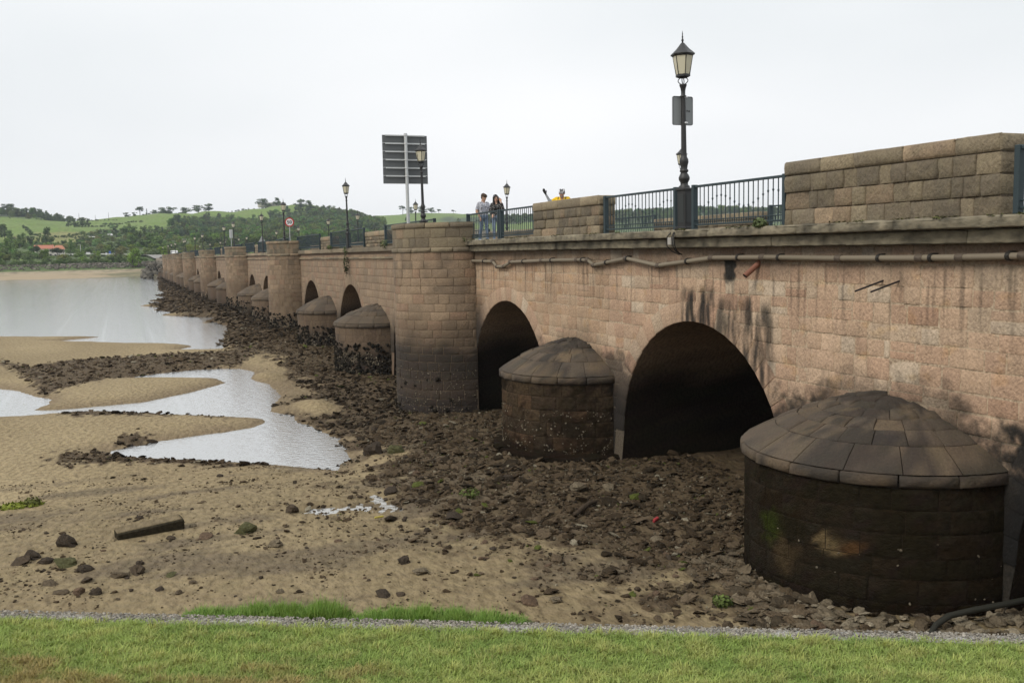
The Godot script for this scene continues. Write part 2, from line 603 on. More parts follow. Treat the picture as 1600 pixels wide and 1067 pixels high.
# ---------------------------------------------------------------- hills beyond the river
var ctl := [[-126,0.3,507,3],[-238,34.0,968,2],[-87,0.1,491,3],[-164,35.2,938,2],[-48,-0.5,475,3],[-90,35.8,908,2],[-65,33.7,897,2],[-48,28.5,890,0],[-27,29.9,903,0],[-6,30.0,895,0],[-74,29.9,836,0],[-55,25.2,784,0],[-39,20.6,755,0],[-27,14.0,663,1],[-17,10.9,626,1],[-36,11.1,623,1],[-37,5.5,536,3],[-48,4.1,529,3],[-57,14.1,632,0],[-25,3.6,520,3],[-28,0.6,456,3],[-39,0.4,449,0],[-12,7.3,591,3],[-7,11.6,655,0],[2,11.8,673,3],[-19,21.4,791,0],[-9,24.3,830,0],[4,35.7,978,0],[21,38.6,993,0],[38,38.6,965,0],[53,37.4,936,0],[16,27.2,864,0],[32,27.7,835,0],[37,22.7,790,0],[6,14.7,693,3],[14,8.9,602,3],[16,3.4,503,3],[5,1.0,464,3],[-10,0.5,470,3],[25,4.2,511,3],[38,8.6,680,2],[30,0.8,454,3],[49,11.0,719,2],[64,18.8,801,2],[85,24,858,2],[82,40.0,947,0],[128,42.7,983,0],[147,46.6,986,0],[167,46.4,956,0],[95,20,810,2],[129,19.8,796,2],[180,32,864,2],[196,20,791,2],[82,4.9,509,2],[53,1.2,456,2],[99,2.7,480,2],[127,4.9,513,2],[243,19,880,0],[335,46.5,1278,0],[375,50.0,1262,0],[415,48.3,1246,0],[430,45.0,1185,0],[313,20.0,960,0],[419,31.4,1026,2],[465,28.7,953,2],[505,30.7,883,2],[515,30.3,824,2],[567,27.3,803,2],[659,26.2,820,2],[783,30.3,770,2],[937,30.4,707,2],[1122,23.3,631,2],[191,-3,573,3],[265,-4,543,4],[320,-4,521,4],[376,-4,498,3],[487,-4,453,3],[635,-4,393,3],[-200,-2.6,352,3],[-120,-2.6,352,3],[-60,-2.6,352,3],[-40,-2.6,352,3],[-20,-2.6,352,3],[0,-2.6,352,3],[14,-2.2,345,3],[-20,-0.8,405,3],[0,-0.9,410,3],[18,-0.8,400,3],[60,-4,380,3],[120,-5,400,3],[300,-5,350,4],[-260,5,520,3],[-420,20,900,2]]

func hill_y(x: float, t: float) -> Array:
	var s := 0.0
	var y := 0.0
	var best := 1e18
	var kind := 0
	var wx := x + nc.get_noise_2d(x * 0.5, t * 0.5) * 22.0
	var wt := t + nc.get_noise_2d(x * 0.5 + 300, t * 0.5) * 34.0
	for q in ctl:
		var dx: float = x - q[0]
		var dt: float = (t - q[2]) * 0.55
		var d := dx * dx + dt * dt + 20.0
		var w := 1.0 / (d * sqrt(d))
		s += w
		y += w * q[1]
		var ex: float = wx - q[0]
		var et: float = (wt - q[2]) * 0.45
		var e := ex * ex + et * et
		if e < best:
			best = e
			kind = q[3]
	y /= s
	var shore := 336.0
	y = lerpf(-5.2, y, sstep(shore - 1, shore + 16, t))
	return [y, kind]

func far_land() -> void:
	var cols := [Color(0.165, 0.255, 0.037), Color(0.27, 0.265, 0.075), Color(0.07, 0.1, 0.032), Color(0.1, 0.15, 0.04), Color(0.38, 0.31, 0.21)]
	var mb := MB.new()
	var xs := []
	var x := -420.0
	while x < 1250.0:
		xs.append(x)
		x += 3.5 if x > -130 and x < 260 else 14.0
	var ts := []
	var t := 334.0
	while t < 1320.0:
		ts.append(t)
		t += 2.0 if t < 356 else (5.0 if t < 1000 else 20.0)
	for T in ts:
		for X in xs:
			var q := hill_y(X, T)
			var col: Color = cols[q[1]]
			var n := nc.get_noise_2d(X * 1.6, T * 0.9)
			col = col.lerp(Color(0.21, 0.24, 0.06), clampf(n * 0.9, 0, 0.6)) if q[1] < 2 else col.lerp(Color(0.09, 0.13, 0.04), clampf(n, 0, 0.6))
			if q[0] < -4.4:
				col = cols[4]
			mb.p(V(X, q[0] + (na.get_noise_2d(X * 0.1, T * 0.1) * 0.8 if q[0] > -2 else 0.0), T), col)
	var nx := xs.size()
	for b in ts.size() - 1:
		for a in nx - 1:
			var k := b * nx + a
			mb.quad(k, k + 1, k + nx + 1, k + nx)
	tag(obj("hills", mb, M.hill), "green pasture hills and scrub slopes across the river", "", "", "structure")
	# the winding road on the hillside and the lane by the houses
	for path in [[[-14.5, 613], [-8, 632], [-4.0, 648], [-1.0, 657], [-1.5, 668], [-5, 675], [-10, 676]], [[-46, 478], [-36, 452], [-24, 437], [-10, 434], [4, 425], [12, 395], [15, 352], [15.8, 318], [16, 302]]]:
		var rb := MB.new()
		var c := Curve3D.new()
		for q in path:
			c.add_point(Vector3(q[0], 0, q[1]))
		var pts := c.tessellate_even_length(5, 3.0)
		for k in pts.size():
			var d := (pts[mini(k + 1, pts.size() - 1)] - pts[maxi(k - 1, 0)]).normalized()
			var s := Vector3(-d.z, 0, d.x) * 3.0
			for e in [-1.0, 1.0]:
				var q: Vector3 = pts[k] + s * e
				var y: float = maxf(hill_y(pts[k].x, pts[k].z)[0], hill_y(q.x, q.z)[0]) + 1.0
				if q.z < 360.0:
					y = lerpf(-0.55, y, sstep(335, 360, q.z))
				rb.p(V(q.x, y, q.z), Color(0.4, 0.39, 0.36) if q.z > 430.0 else Color(0.2, 0.19, 0.175))
			if k:
				var n := k * 2
				rb.quad(n - 2, n, n + 1, n - 1)
		tag(obj("road", rb, M.plain), "pale grey road across the river", "", "", "structure")

# ---------------------------------------------------------------- the bridge
const RIM := -3.34
var piers := [0.8, 12.25, 24.0, 34.44, 46.3, 58.2, 69.8, 79.8, 89.8, 99.8, 111.0, 122.2, 133.4, 145.6, 157.8, 170.0, 181.3, 192.7, 204.0, 212.0, 220.0, 228.0, 236.0, 244.0, 252.0, 262.0, 272.0, 282.0, 292.0]
var stone_count := 0

func is_bastion(k: int) -> bool:
	return k >= 3 and k % 3 == 0 and k < 26

func pier_r(k: int) -> float:
	return [2.3, 2.32, 2.12, 2.3, 2.14, 1.95, 2.0][k] if k < 7 else 1.95

func yrel(p: Vector3) -> float:
	return p.y - EYE - sag(-p.z)

const WET := Color(0.024, 0.018, 0.013)

func tint(p: Vector3, base: Color, kind: String) -> Color:
	var y := yrel(p)
	var n := na.get_noise_3dv(p)
	var m := nb.get_noise_3dv(p * 1.7)
	var c := base * (1.0 + 0.2 * n + 0.14 * m)
	match kind:
		"wall":
			c = c.lerp(WET, 0.9 * sstep(-2.7, -4.1, y + n * 0.6))
		"bastion":
			var far := sstep(38.0, 42.0, -p.z)
			c = c.lerp(Color(0.135, 0.095, 0.062), 0.75 * sstep(-1.9, -3.0, y + n * 0.5))
			c = c.lerp(Color(0.028, 0.021, 0.015), 0.95 * sstep(lerpf(-2.9, -4.1, far), lerpf(-3.8, -5.1, far), y + n * 0.5))
			c = c.lerp(Color(0.065, 0.045, 0.03), 0.6 * (1.0 - far) * sstep(-4.3, -4.9, y + m * 0.6))
			c = c.lerp(WET, sstep(-5.1, -5.6, y + n * 0.3))
			c = c.lerp(Color(0.06, 0.052, 0.042), 0.55 * sstep(0.1, 0.5, nb.get_noise_2d(p.z * 1.6 + p.x * 1.1, y * 0.15)) * sstep(-3.0, 0.0, y))
		"farcap":
			c = c.lerp(Color(0.06, 0.045, 0.032), 0.5 * sstep(0.0, 0.4, n + 0.4 * m))
		"parapet":
			c = c.lerp(Color(0.085, 0.075, 0.06), 0.55 * sstep(0.0, 0.45, n))
			c = c.lerp(Color(0.2, 0.17, 0.11), 0.4 * sstep(0.1, 0.4, m))
		"cap":
			c = c.lerp(Color(0.028, 0.022, 0.017), 0.85 * sstep(-0.08, 0.3, n + 0.6 * m + 0.4 * sstep(-2.75, -2.5, y)))
			c = c.lerp(Color(0.16, 0.115, 0.065), 0.5 * sstep(0.25, 0.5, nb.get_noise_3dv(p * 0.6)))
		"drum":
			c = c.lerp(WET, 0.8 * sstep(-0.1, 0.2, n + 0.6 * m))
			c = c.lerp(Color(0.012, 0.0095, 0.007), 0.7 * sstep(-5.0, -5.5, y))
			for q in [[Vector3(9.37, -4.45, 12.28), 0.34, Color(0.042, 0.058, 0.012)], [Vector3(9.6, -4.48, 11.24), 0.2, Color(0.2, 0.15, 0.08)], [Vector3(9.39, -4.87, 11.98), 0.32, Color(0.085, 0.06, 0.035)], [Vector3(9.79, -4.5, 10.91), 0.17, Color(0.12, 0.065, 0.03)]]:
				var e: float = Vector3(p.x, y, -p.z).distance_to(q[0]) / q[1] + 0.7 * m
				c = c.lerp(q[2], 0.85 * sstep(1.0, 0.55, e))
		"concrete":
			c = c.lerp(Color(0.05, 0.045, 0.034), 0.75 * sstep(0.0, 0.4, nb.get_noise_2d(p.z * 1.4, y * 0.3)))
			c = c.lerp(Color(0.28, 0.25, 0.19), 0.5 * sstep(0.15, 0.5, n))
	c.a = 1.0
	return c

func uv2(p: Vector3) -> Vector2:
	return Vector2((-p.z - 2.0) / 32.0, 1.0 - (p.y - EYE + 6.0) / 6.4)

# one stone: a domed patch over u0..u1, v0..v1 of the surface f(u, v, height), its edges sunk to the joint
func stone(mb: MB, f: Callable, u0: float, v0: float, u1: float, v1: float, nu: int, nv: int, cu: float, cv: float, proud: float, rough: float, base: Color, kind: String, sunk := 0.012) -> void:
	var first := mb.v.size()
	var row := nu + 3
	for b in nv + 3:
		for a in nu + 3:
			var edge := a == 0 or b == 0 or a == nu + 2 or b == nv + 2
			var corner := (a <= 1 or a >= nu + 1) and (b <= 1 or b >= nv + 1)
			var u := u0 if a == 0 else (u1 if a == nu + 2 else lerpf(u0 + cu, u1 - cu, float(a - 1) / nu))
			var w := v0 if b == 0 else (v1 if b == nv + 2 else lerpf(v0 + cv, v1 - cv, float(b - 1) / nv))
			var h := -sunk
			if not edge:
				h = proud + R(-rough, rough) - (rough * 0.8 if corner else 0.0)
				u += R(-0.4, 0.4) * cu
				w += R(-0.4, 0.4) * cv
			var p: Vector3 = f.call(u, w, h)
			var c := tint(p, base, kind)
			mb.p(p, c, uv2(p))
	for b in nv + 2:
		for a in nu + 2:
			var k := first + b * row + a
			mb.quad(k, k + 1, k + row + 1, k + row)

func poly_stone(mb: MB, f: Callable, q: PackedVector2Array, ch: float, proud: float, base: Color, kind: String) -> void:
	var n := q.size()
	var mid := Vector2.ZERO
	for p in q:
		mid += p / n
	var cw := 0.0
	for k in n:
		cw += q[k].cross(q[(k + 1) % n])
	var first := mb.v.size()
	for ring in 2:
		for k in n:
			var e := q[k]
			if ring == 1:
				e += (mid - e).normalized() * ch * 1.4
			var p: Vector3 = f.call(e.x, e.y, -0.012 if ring == 0 else proud)
			mb.p(p, tint(p, base, kind), uv2(p))
	var o: Vector3 = f.call(mid.x, mid.y, proud + 0.004)
	var m := mb.p(o, tint(o, base, kind), uv2(o))
	for k in n:
		var j := (k + 1) % n
		if cw > 0:
			mb.quad(first + k, first + j, first + n + j, first + n + k)
			mb.tri(first + n + k, first + n + j, m)
		else:
			mb.quad(first + j, first + k, first + n + k, first + n + j)
			mb.tri(first + n + j, first + n + k, m)

func arch_pts(c: float, off: float, yc := -1.69) -> PackedVector2Array:   # in (z, y), from one foot over the crown to the other
	var r := PackedVector2Array()
	var z := -c
	r.append(Vector2(z - 3.5 - off, -6.4))
	for k in 25:
		var th := PI * k / 24
		r.append(Vector2(z - (3.2 + off) * cos(th), yc - 3.0 + (3.0 + off) * sin(th)))
	r.append(Vector2(z + 3.5 + off, -6.4))
	return r

func wall_at(u: float, v: float, h: float) -> Vector3:
	return B(W - h, v, -u)

func crown_of(k: int) -> float:   # the arch between pier k and pier k + 1
	return (piers[k] + piers[k + 1]) * 0.5

func pick(cols: Array) -> Color:
	var c: Color = cols[rng.randi() % cols.size()]
	return c * R(0.92, 1.07)

const PINK := [Color(0.521, 0.372, 0.265), Color(0.507, 0.363, 0.260), Color(0.539, 0.395, 0.284), Color(0.493, 0.339, 0.240), Color(0.525, 0.405, 0.298), Color(0.446, 0.293, 0.205), Color(0.539, 0.437, 0.335), Color(0.512, 0.367, 0.260), Color(0.484, 0.335, 0.237)]
const TAN := [Color(0.290, 0.213, 0.145), Color(0.271, 0.201, 0.138), Color(0.308, 0.228, 0.155), Color(0.285, 0.193, 0.131), Color(0.253, 0.190, 0.132)]
const GREYB := [Color(0.205, 0.17, 0.118), Color(0.175, 0.145, 0.102), Color(0.235, 0.195, 0.132), Color(0.155, 0.13, 0.094), Color(0.265, 0.2, 0.135)]
const CAPC := [Color(0.107, 0.081, 0.056), Color(0.097, 0.074, 0.052), Color(0.120, 0.088, 0.057), Color(0.086, 0.067, 0.048)]

func stain_map() -> ImageTexture:   # soot, lichen and water marks on the near wall; T from 2 to 34, Y from -6 to 0.4
	var w := 1024
	var h := 224
	var data := PackedByteArray()
	data.resize(w * h * 3)
	var k := 0
	for j in h:
		var y := 0.4 - 6.4 * (j + 0.5) / h
		for i in w:
			var t := 2.0 + 32.0 * (i + 0.5) / w
			var n := na.get_noise_2d(t * 1.1, y * 1.1)
			var m := nb.get_noise_2d(t * 1.6, y * 1.6)
			var d := 0.0
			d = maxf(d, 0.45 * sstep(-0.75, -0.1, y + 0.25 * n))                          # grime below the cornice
			var s := nb.get_noise_2d(t * 2.6, y * 0.12 + 7.0)
			d = maxf(d, 0.35 * sstep(0.15, 0.5, s) * sstep(-2.2, -0.2, y))
			var s2 := clampf(0.55 + 1.1 * nb.get_noise_2d(t * 1.5 + 11, y * 0.35) + 0.5 * na.get_noise_2d(t * 9.0, y * 1.2), 0.0, 1.0)
			d = maxf(d, 0.85 * s2 * sstep(17.1, 17.5, t) * sstep(18.7, 18.4, t) * sstep(-0.85, -1.15, y + 0.1 * n) * sstep(-3.2, -1.6, y))
			d = maxf(d, 0.78 * s2 * sstep(15.1, 15.6, t) * sstep(16.5, 16.1, t) * sstep(-0.95, -1.4, y + 0.4 * n) * sstep(-3.4, -2.5, y))
			d = maxf(d, 0.6 * s2 * sstep(15.4, 16.0, t) * sstep(18.9, 18.0, t) * sstep(-1.0, -1.3, y) * sstep(-2.6, -1.7, y))
			d = maxf(d, 0.95 * sstep(0.28, 0.12, absf(t - 16.75 + 0.1 * m)) * sstep(-0.2, -0.32, y) * sstep(-0.95, -0.6, y + 0.2 * m))
			for c in [12.25, 24.0]:                                                       # dark growth round the caps of the cutwaters
				var e := absf(t - c)
				var rim := -2.56 - 0.36 * maxf(0.0, e - 0.3)
				d = maxf(d, 0.85 * sstep(0.7, 0.0, y - rim + 0.55 * n + 0.3 * m) * sstep(4.2, 2.8, e) * (0.35 + 0.65 * sstep(1.0, 2.0, e)) * (1.0 if c < 20.0 else 0.65))
			d = maxf(d, 0.96 * sstep(10.3, 9.6, t + 0.5 * m) * sstep(-2.55, -2.8, y + 0.35 * n))
			d = maxf(d, 0.8 * sstep(30.6, 32.0, t + 0.4 * n) * sstep(-1.0, -3.0, y))
			d = maxf(d, 0.9 * sstep(32.0, 32.3, t) )
			var pale := sstep(0.3, 0.6, nb.get_noise_2d(t * 0.5 + 90, y * 0.7))
			data[k] = int(255.0 * clampf(lerpf(1.0, 0.14, d), 0, 1))
			data[k + 1] = int(255.0 * clampf(lerpf(1.0 - 0.02 * pale, 0.15, d), 0, 1))
			data[k + 2] = int(255.0 * clampf(lerpf(1.0 - 0.07 * pale, 0.15, d), 0, 1))
			k += 3
	var im := Image.create_from_data(w, h, false, Image.FORMAT_RGB8, data)
	return ImageTexture.create_from_image(im)

func node_part(called: String, parent: Node) -> Node3D:
	var o := Node3D.new()
	o.name = called
	parent.add_child(o, true)
	return o

func stuff(o: Node) -> Node:
	o.set_meta("kind", "stuff")
	return o

func bridge() -> void:
	var br := thing("stone_bridge", "long pinkish stone bridge of many low arches with round cutwaters and bastions", "bridge")
	for key in ["stone", "mortar"]:
		var wm: StandardMaterial3D = M[key].duplicate()
		wm.detail_enabled = true
		wm.detail_uv_layer = BaseMaterial3D.DETAIL_UV_2
		wm.detail_blend_mode = BaseMaterial3D.BLEND_MODE_MUL
		if not M.has("stains"):
			M["stains"] = stain_map()
		wm.detail_albedo = M.stains
		M["wall_" + key] = wm
	spandrels(br)
	for k in range(1, piers.size()):
		if is_bastion(k):
			bastion(br, k)
		else:
			cutwater(br, k)
	deck(br)
	parapets(br)

func spandrels(br: Node3D) -> void:
	var near := node_part("spandrel_wall", br)
	# backing of mortar, one outline per arch
	for side in 2:
		var mn := MB.new()
		var mf := MB.new()
		for k in piers.size() - 1:
			var a: float = piers[k]
			var b: float = piers[k + 1]
			var q := PackedVector2Array([Vector2(-b, -6.4), Vector2(-b, 0.24)])
			q.append(Vector2(-a, 0.24))
			q.append(Vector2(-a, -6.4))
			var ap := arch_pts((a + b) * 0.5, 0.01)
			for n in range(ap.size() - 1, -1, -1):
				q.append(ap[n])
			var tris := Geometry2D.triangulate_polygon(q)
			var mb := mn if k < 3 and side == 0 else mf
			var first := mb.v.size()
			for p in q:
				var P := B(W + 0.004, p.y, -p.x) if side == 0 else B(FAR_X, p.y, -p.x)
				mb.p(P, Color(0.49, 0.385, 0.275) if k < 3 and side == 0 else Color(0.2, 0.145, 0.1), uv2(P))
			for n in range(0, tris.size(), 3):
				var A: int = first + tris[n]
				var C: int = first + tris[n + 1]
				var D: int = first + tris[n + 2]
				var nrm := (mb.v[C] - mb.v[A]).cross(mb.v[D] - mb.v[A])
				if (nrm.x < 0) == (side == 0):
					mb.tri(A, C, D)
				else:
					mb.tri(A, D, C)
		if side == 0:
			stuff(obj("mortar", mn, M.wall_mortar, near))
			obj("spandrel_wall", mf, M.mortar, br)
		else:
			mf.join(mn)
			obj("rear_wall", mf, M.far_stone, br)
	# the vaults
	for k in piers.size() - 1:
		var c := crown_of(k)
		var mb := MB.new()
		var ap := arch_pts(c, 0.0)
		var fine := PackedVector2Array()
		for n in ap.size() - 1:
			var parts := 8 if (n == 0 or n == ap.size() - 2) else 2
			for s in parts:
				fine.append(ap[n].lerp(ap[n + 1], float(s) / parts))
		fine.append(ap[-1])
		var cols := 12 if k < 6 else 3
		for n in fine.size():
			for j in cols + 1:
				var x := lerpf(W + 0.003, FAR_X, float(j) / cols)
				var j2 := 0.03 * nb.get_noise_2d(x * 2, fine[n].y * 3) if j > 0 else 0.0
				var P := B(x, fine[n].y + j2, -fine[n].x)
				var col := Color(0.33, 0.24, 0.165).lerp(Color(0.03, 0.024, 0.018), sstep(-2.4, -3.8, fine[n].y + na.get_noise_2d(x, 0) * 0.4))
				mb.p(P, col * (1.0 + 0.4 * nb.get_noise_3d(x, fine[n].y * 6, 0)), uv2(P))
		for n in fine.size() - 1:
			for j in cols:
				var q := n * (cols + 1) + j
				mb.quad(q, q + 1, q + cols + 2, q + cols + 1)
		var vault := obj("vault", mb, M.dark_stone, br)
		# voussoirs of the ring on the face
		if k > 14:
			continue
		var inner := arch_pts(c, 0.0)
		var outer := arch_pts(c, 0.46)
		var ring := MB.new()
		for n in range(1, 25):
			if k == 0 and -inner[n].x < 3.0:
				continue
			var q := PackedVector2Array([inner[n], inner[n + 1], outer[n + 1], outer[n]])
			var cc := (inner[n] + outer[n + 1]) * 0.5
			q = PackedVector2Array([q[0].lerp(cc, 0.012), q[1].lerp(cc, 0.012), q[2].lerp(cc, 0.012), q[3].lerp(cc, 0.012)])
			var one := MB.new() if k in [1, 2] else ring
			poly_stone(one, wall_at, q, 0.008, 0.026 + R(-0.005, 0.006), pick(PINK if k < 3 else TAN) * 0.95, "wall")
			if k in [1, 2]:
				obj("voussoir", one, M.wall_stone, vault)
		if k not in [1, 2]:
			obj("arch_ring", ring, M.stone if k > 2 else M.wall_stone, vault)
	# face stones
	var rest := MB.new()
	var single := []
	for k in range(0, 15):
		var a: float = piers[k]
		var b: float = piers[k + 1]
		var joined := MB.new()
		var ring := arch_pts(crown_of(k), 0.44)
		var y := -0.06
		var row := 0
		while y > -5.6:
			var h: float = [0.31, 0.36, 0.29, 0.34, 0.27][row % 5] if k < 3 else 0.36
			row += 1
			var t := a + R(-0.3, 0.0)
			while t < b:
				var l := R(0.28, 0.72) if k < 3 else R(0.4, 0.8)
				var t1 := minf(t + l, b)
				if b - t1 < 0.25:
					t1 = b
				var t0 := maxf(t, a)
				t = t1
				if t1 - t0 < 0.08 or t1 < 4.5:
					continue
				# behind a drum or bastion nothing shows
				var hid := false
				for p in [k, k + 1]:
					var m: float = maxf(absf(t0 - piers[p]), absf(t1 - piers[p]))
					if is_bastion(p):
						hid = hid or m < pier_r(p)
					elif y < RIM + 0.7 * (1.0 - m / pier_r(p)):
						hid = hid or m < pier_r(p)
				if hid:
					continue
				var g := R(0.004, 0.012)
				var lo := y - h + g + R(-0.014, 0.014)
				var hi := y - g + R(-0.014, 0.014)
				var rect := PackedVector2Array([Vector2(-t1 + g, lo), Vector2(-t0 - g, lo), Vector2(-t0 - g, hi), Vector2(-t1 + g, hi)])
				var one := MB.new()
				var base := pick(PINK) if k < 3 else pick(TAN)
				if k < 3 and t0 > 22:
					base = base.lerp(Color(0.4, 0.28, 0.18), 0.55)
				var area := 0.0
				if Geometry2D.intersect_polygons(rect, ring).is_empty():
					if k < 3:
						if k < 3 and t1 - t0 > 0.4 and R(0, 1) < 0.13:   # two thin stones in place of one
							var cut := lerpf(lo, hi, R(0.4, 0.6))
							stone(one, wall_at, -t1 + g, lo, -t0 - g, cut - 0.006, 3, 1, 0.009, 0.009, R(0.0, 0.014), 0.005, base, "wall", 0.012)
							var two := MB.new()
							stone(two, wall_at, -t1 + g, cut + 0.006, -t0 - g, hi, 3, 1, 0.009, 0.009, R(0.0, 0.009), 0.004, pick(PINK), "wall", 0.007)
							single.append([(t1 - t0) * h * 0.5 / (t0 * t0), two])
						else:
							stone(one, wall_at, -t1 + g, lo, -t0 - g, hi, 3, 2, 0.009, 0.009, R(0.0, 0.014), 0.005, base, "wall", 0.012)
					else:
						stone(one, wall_at, -t1 + g, y - h + g, -t0 - g, y - g, 1, 1, 0.02, 0.02, R(0.008, 0.02), 0.004, base, "wall")
					area = (t1 - t0) * h
				else:
					for q in Geometry2D.clip_polygons(rect, ring):
						var s := 0.0
						for n in q.size():
							s += 0.5 * q[n].cross(q[(n + 1) % q.size()])
						if absf(s) > 0.012:
							poly_stone(one, wall_at, q, 0.01, R(0.006, 0.013), base, "wall")
							area += absf(s)
				if one.v.is_empty():
					continue
				if k < 3:
					single.append([area / (t0 * t0), one])
				else:
					joined.join(one)
			y -= h
		if k >= 3:
			stuff(obj("stonework", joined, M.stone, br))
	single.sort_custom(func(p, q): return p[0] > q[0])
	for n in single.size():
		if n < 296:
			obj("stone", single[n][1], M.wall_stone, near)
		else:
			rest.join(single[n][1])
	stuff(obj("stonework", rest, M.wall_stone, near))

func cap_y(r: float, R0: float) -> float:
	var q := clampf(r / R0, 0, 1)
	return RIM + 0.78 * (1.0 - pow(q, 1.8)) + 0.02

func cutwater(br: Node3D, k: int) -> void:
	var c: float = piers[k]
	var r := pier_r(k)
	var near := k < 3
	var part := node_part("cutwater", br)
	# rubble core and bed joints
	var core := MB.new()
	var n := 28 if k < 7 else 12
	var dark := Color(0.04, 0.03, 0.022) if near else (Color(0.09, 0.065, 0.045) if k < 6 else Color(0.12, 0.086, 0.058))
	var prof := [[r - 0.01, -6.4], [r - 0.01, -4.4], [r - 0.01, RIM - 0.1]]
	for q in prof.size():
		for j in n + 1:
			var g := PI * j / n
			var P := B(W - prof[q][0] * sin(g), prof[q][1], c + prof[q][0] * cos(g))
			core.p(P, tint(P, dark if q > 0 else WET, "plain" if near else "bastion"))
	for q in prof.size() - 1:
		for j in n:
			var e := q * (n + 1) + j
			core.quad(e, e + 1, e + n + 2, e + n + 1)
	for q in 7:
		for j in n + 1:
			var g := PI * j / n
			var rr := (r + 0.03) * (1.0 - q / 6.0) 
			var P := B(W - rr * sin(g), cap_y(rr, r + 0.05) - 0.04, c + rr * cos(g))
			core.p(P, tint(P, Color(0.075, 0.055, 0.038) if k < 6 else Color(0.14, 0.105, 0.073), "cap" if k < 6 else "farcap"))
	var base := core.v.size() - 7 * (n + 1)
	for q in 6:
		for j in n:
			var e := base + q * (n + 1) + j
			core.quad(e, e + 1, e + n + 2, e + n + 1)
	obj("core", core, M.dark_stone if near else M.mortar, part)
	# courses of the drum
	var courses := MB.new()
	var f := func(u: float, v: float, h: float) -> Vector3: return B(W - (r + h) * sin(u), v, c + (r + h) * cos(u))
	var y := RIM - 0.2
	var row := 0
	var drum_cols := [Color(0.036, 0.029, 0.021), Color(0.038, 0.031, 0.022), Color(0.034, 0.028, 0.02)]
	if k == 2:
		drum_cols = [Color(0.085, 0.063, 0.043), Color(0.1, 0.073, 0.048), Color(0.07, 0.053, 0.037), Color(0.12, 0.08, 0.052)]
	elif k > 2:
		drum_cols = [Color(0.17, 0.12, 0.08), Color(0.155, 0.112, 0.075), Color(0.19, 0.135, 0.09)]
	if k < 9:
		while y > -6.0:
			var h := R(0.3, 0.4)
			var a := R(-0.2, 0.0)
			while a < PI:
				var l := R(0.4, 0.75) / r
				var a0 := maxf(a, 0.0)
				var a1 := minf(a + l, PI)
				if a1 - a0 > 0.05:
					var one := MB.new() if near else courses
					stone(one, f, a0 + 0.003, y - h + 0.005, a1 - 0.003, y - 0.005, 4 if near else 1, 3 if near else 1, 0.012, 0.025, R(0.0, 0.014) if near else 0.01, 0.008, pick(drum_cols), "drum" if near else "bastion", 0.004)
					if near:
						obj("stone", one, M.dark_stone, part)
				a += l
			y -= h
			row += 1
		if not near:
			stuff(obj("stonework", courses, M.stone, part))
	# rim stones
	var rr := r + 0.02
	var frim := func(u: float, v: float, h: float) -> Vector3: return B(W - (rr + h) * sin(u), v, c + (rr + h) * cos(u))
	var m := MB.new()
	var parts := 9 if k < 6 else 4
	for j in parts:
		var one := MB.new() if near else m
		stone(one, frim, PI * j / parts + 0.002, RIM - 0.2, PI * (j + 1) / parts - 0.002, RIM + 0.01, 4, 1, 0.006, 0.04, 0.055 + R(-0.005, 0.006), 0.003, pick(CAPC) * (1.0 if k < 6 else 1.25), "plain" if k > 2 else "cap", 0.03)
		if near:
			obj("rim_stone", one, M.cap_stone, part)
	# cap stones
	var R0 := r + 0.05
	var fcap := func(u: float, v: float, h: float) -> Vector3:
		var q: float = maxf(R0 - v, 0.02)
		return B(W - q * sin(u), cap_y(q, R0) + h, c + q * cos(u))
	var vs := [0.0, 0.56, 0.92, 1.24, 1.55, 1.85, R0 - 0.02]
	for s in 6:
		var cnt: int = [9, 11, 10, 8, 6, 3][s]
		var v1: float = minf(vs[s + 1], R0 - 0.02)
		if v1 - vs[s] < 0.1:
			continue
		var turn := R(-0.15, 0.15)
		for j in cnt:
			var a0 := maxf(0.0, PI * (j + turn) / cnt)
			var a1 := minf(PI, PI * (j + 1 + turn) / cnt) if j < cnt - 1 else PI
			var one := MB.new() if near else m
			var rough := 0.008 if s < 2 else 0.02
			var pr: float = [0.0, 0.016, 0.006, 0.02, 0.025, 0.03][s] + R(-0.006, 0.006) * (1 + s)
			stone(one, fcap, a0 + 0.003, vs[s] + 0.004, a1 - 0.002, v1 - 0.004, 4, 2, 0.005, 0.014, pr, rough, pick(CAPC) * R(0.8, 1.18) * (1.0 if k < 6 else 1.25), "cap" if k < 4 else "farcap", 0.012)
			if near:
				obj("cap_stone", one, M.cap_stone, part)
	if not near:
		obj("cap", m, M.cap_stone, part)
	if k == 2:   # the footing that shows round the second cutwater
		var ft := MB.new()
		var pf := [Vector2(2.4, -6.3), Vector2(2.4, -5.46), Vector2(2.34, -5.38), Vector2(2.1, -5.36)]
		for q in pf.size():
			for j in 25:
				var g := PI * j / 24
				var jit := 0.11 * nb.get_noise_2d(j * 1.9, q * 0.7)
				var P := B(W - (pf[q].x + jit) * sin(g), pf[q].y + jit, c + (pf[q].x + jit) * cos(g))
				ft.p(P, tint(P, Color(0.05, 0.038, 0.026), "drum"))
		for q in pf.size() - 1:
			for j in 24:
				var e := q * 25 + j
				ft.quad(e, e + 1, e + 26, e + 25)
		obj("footing", ft, M.dark_stone, part)

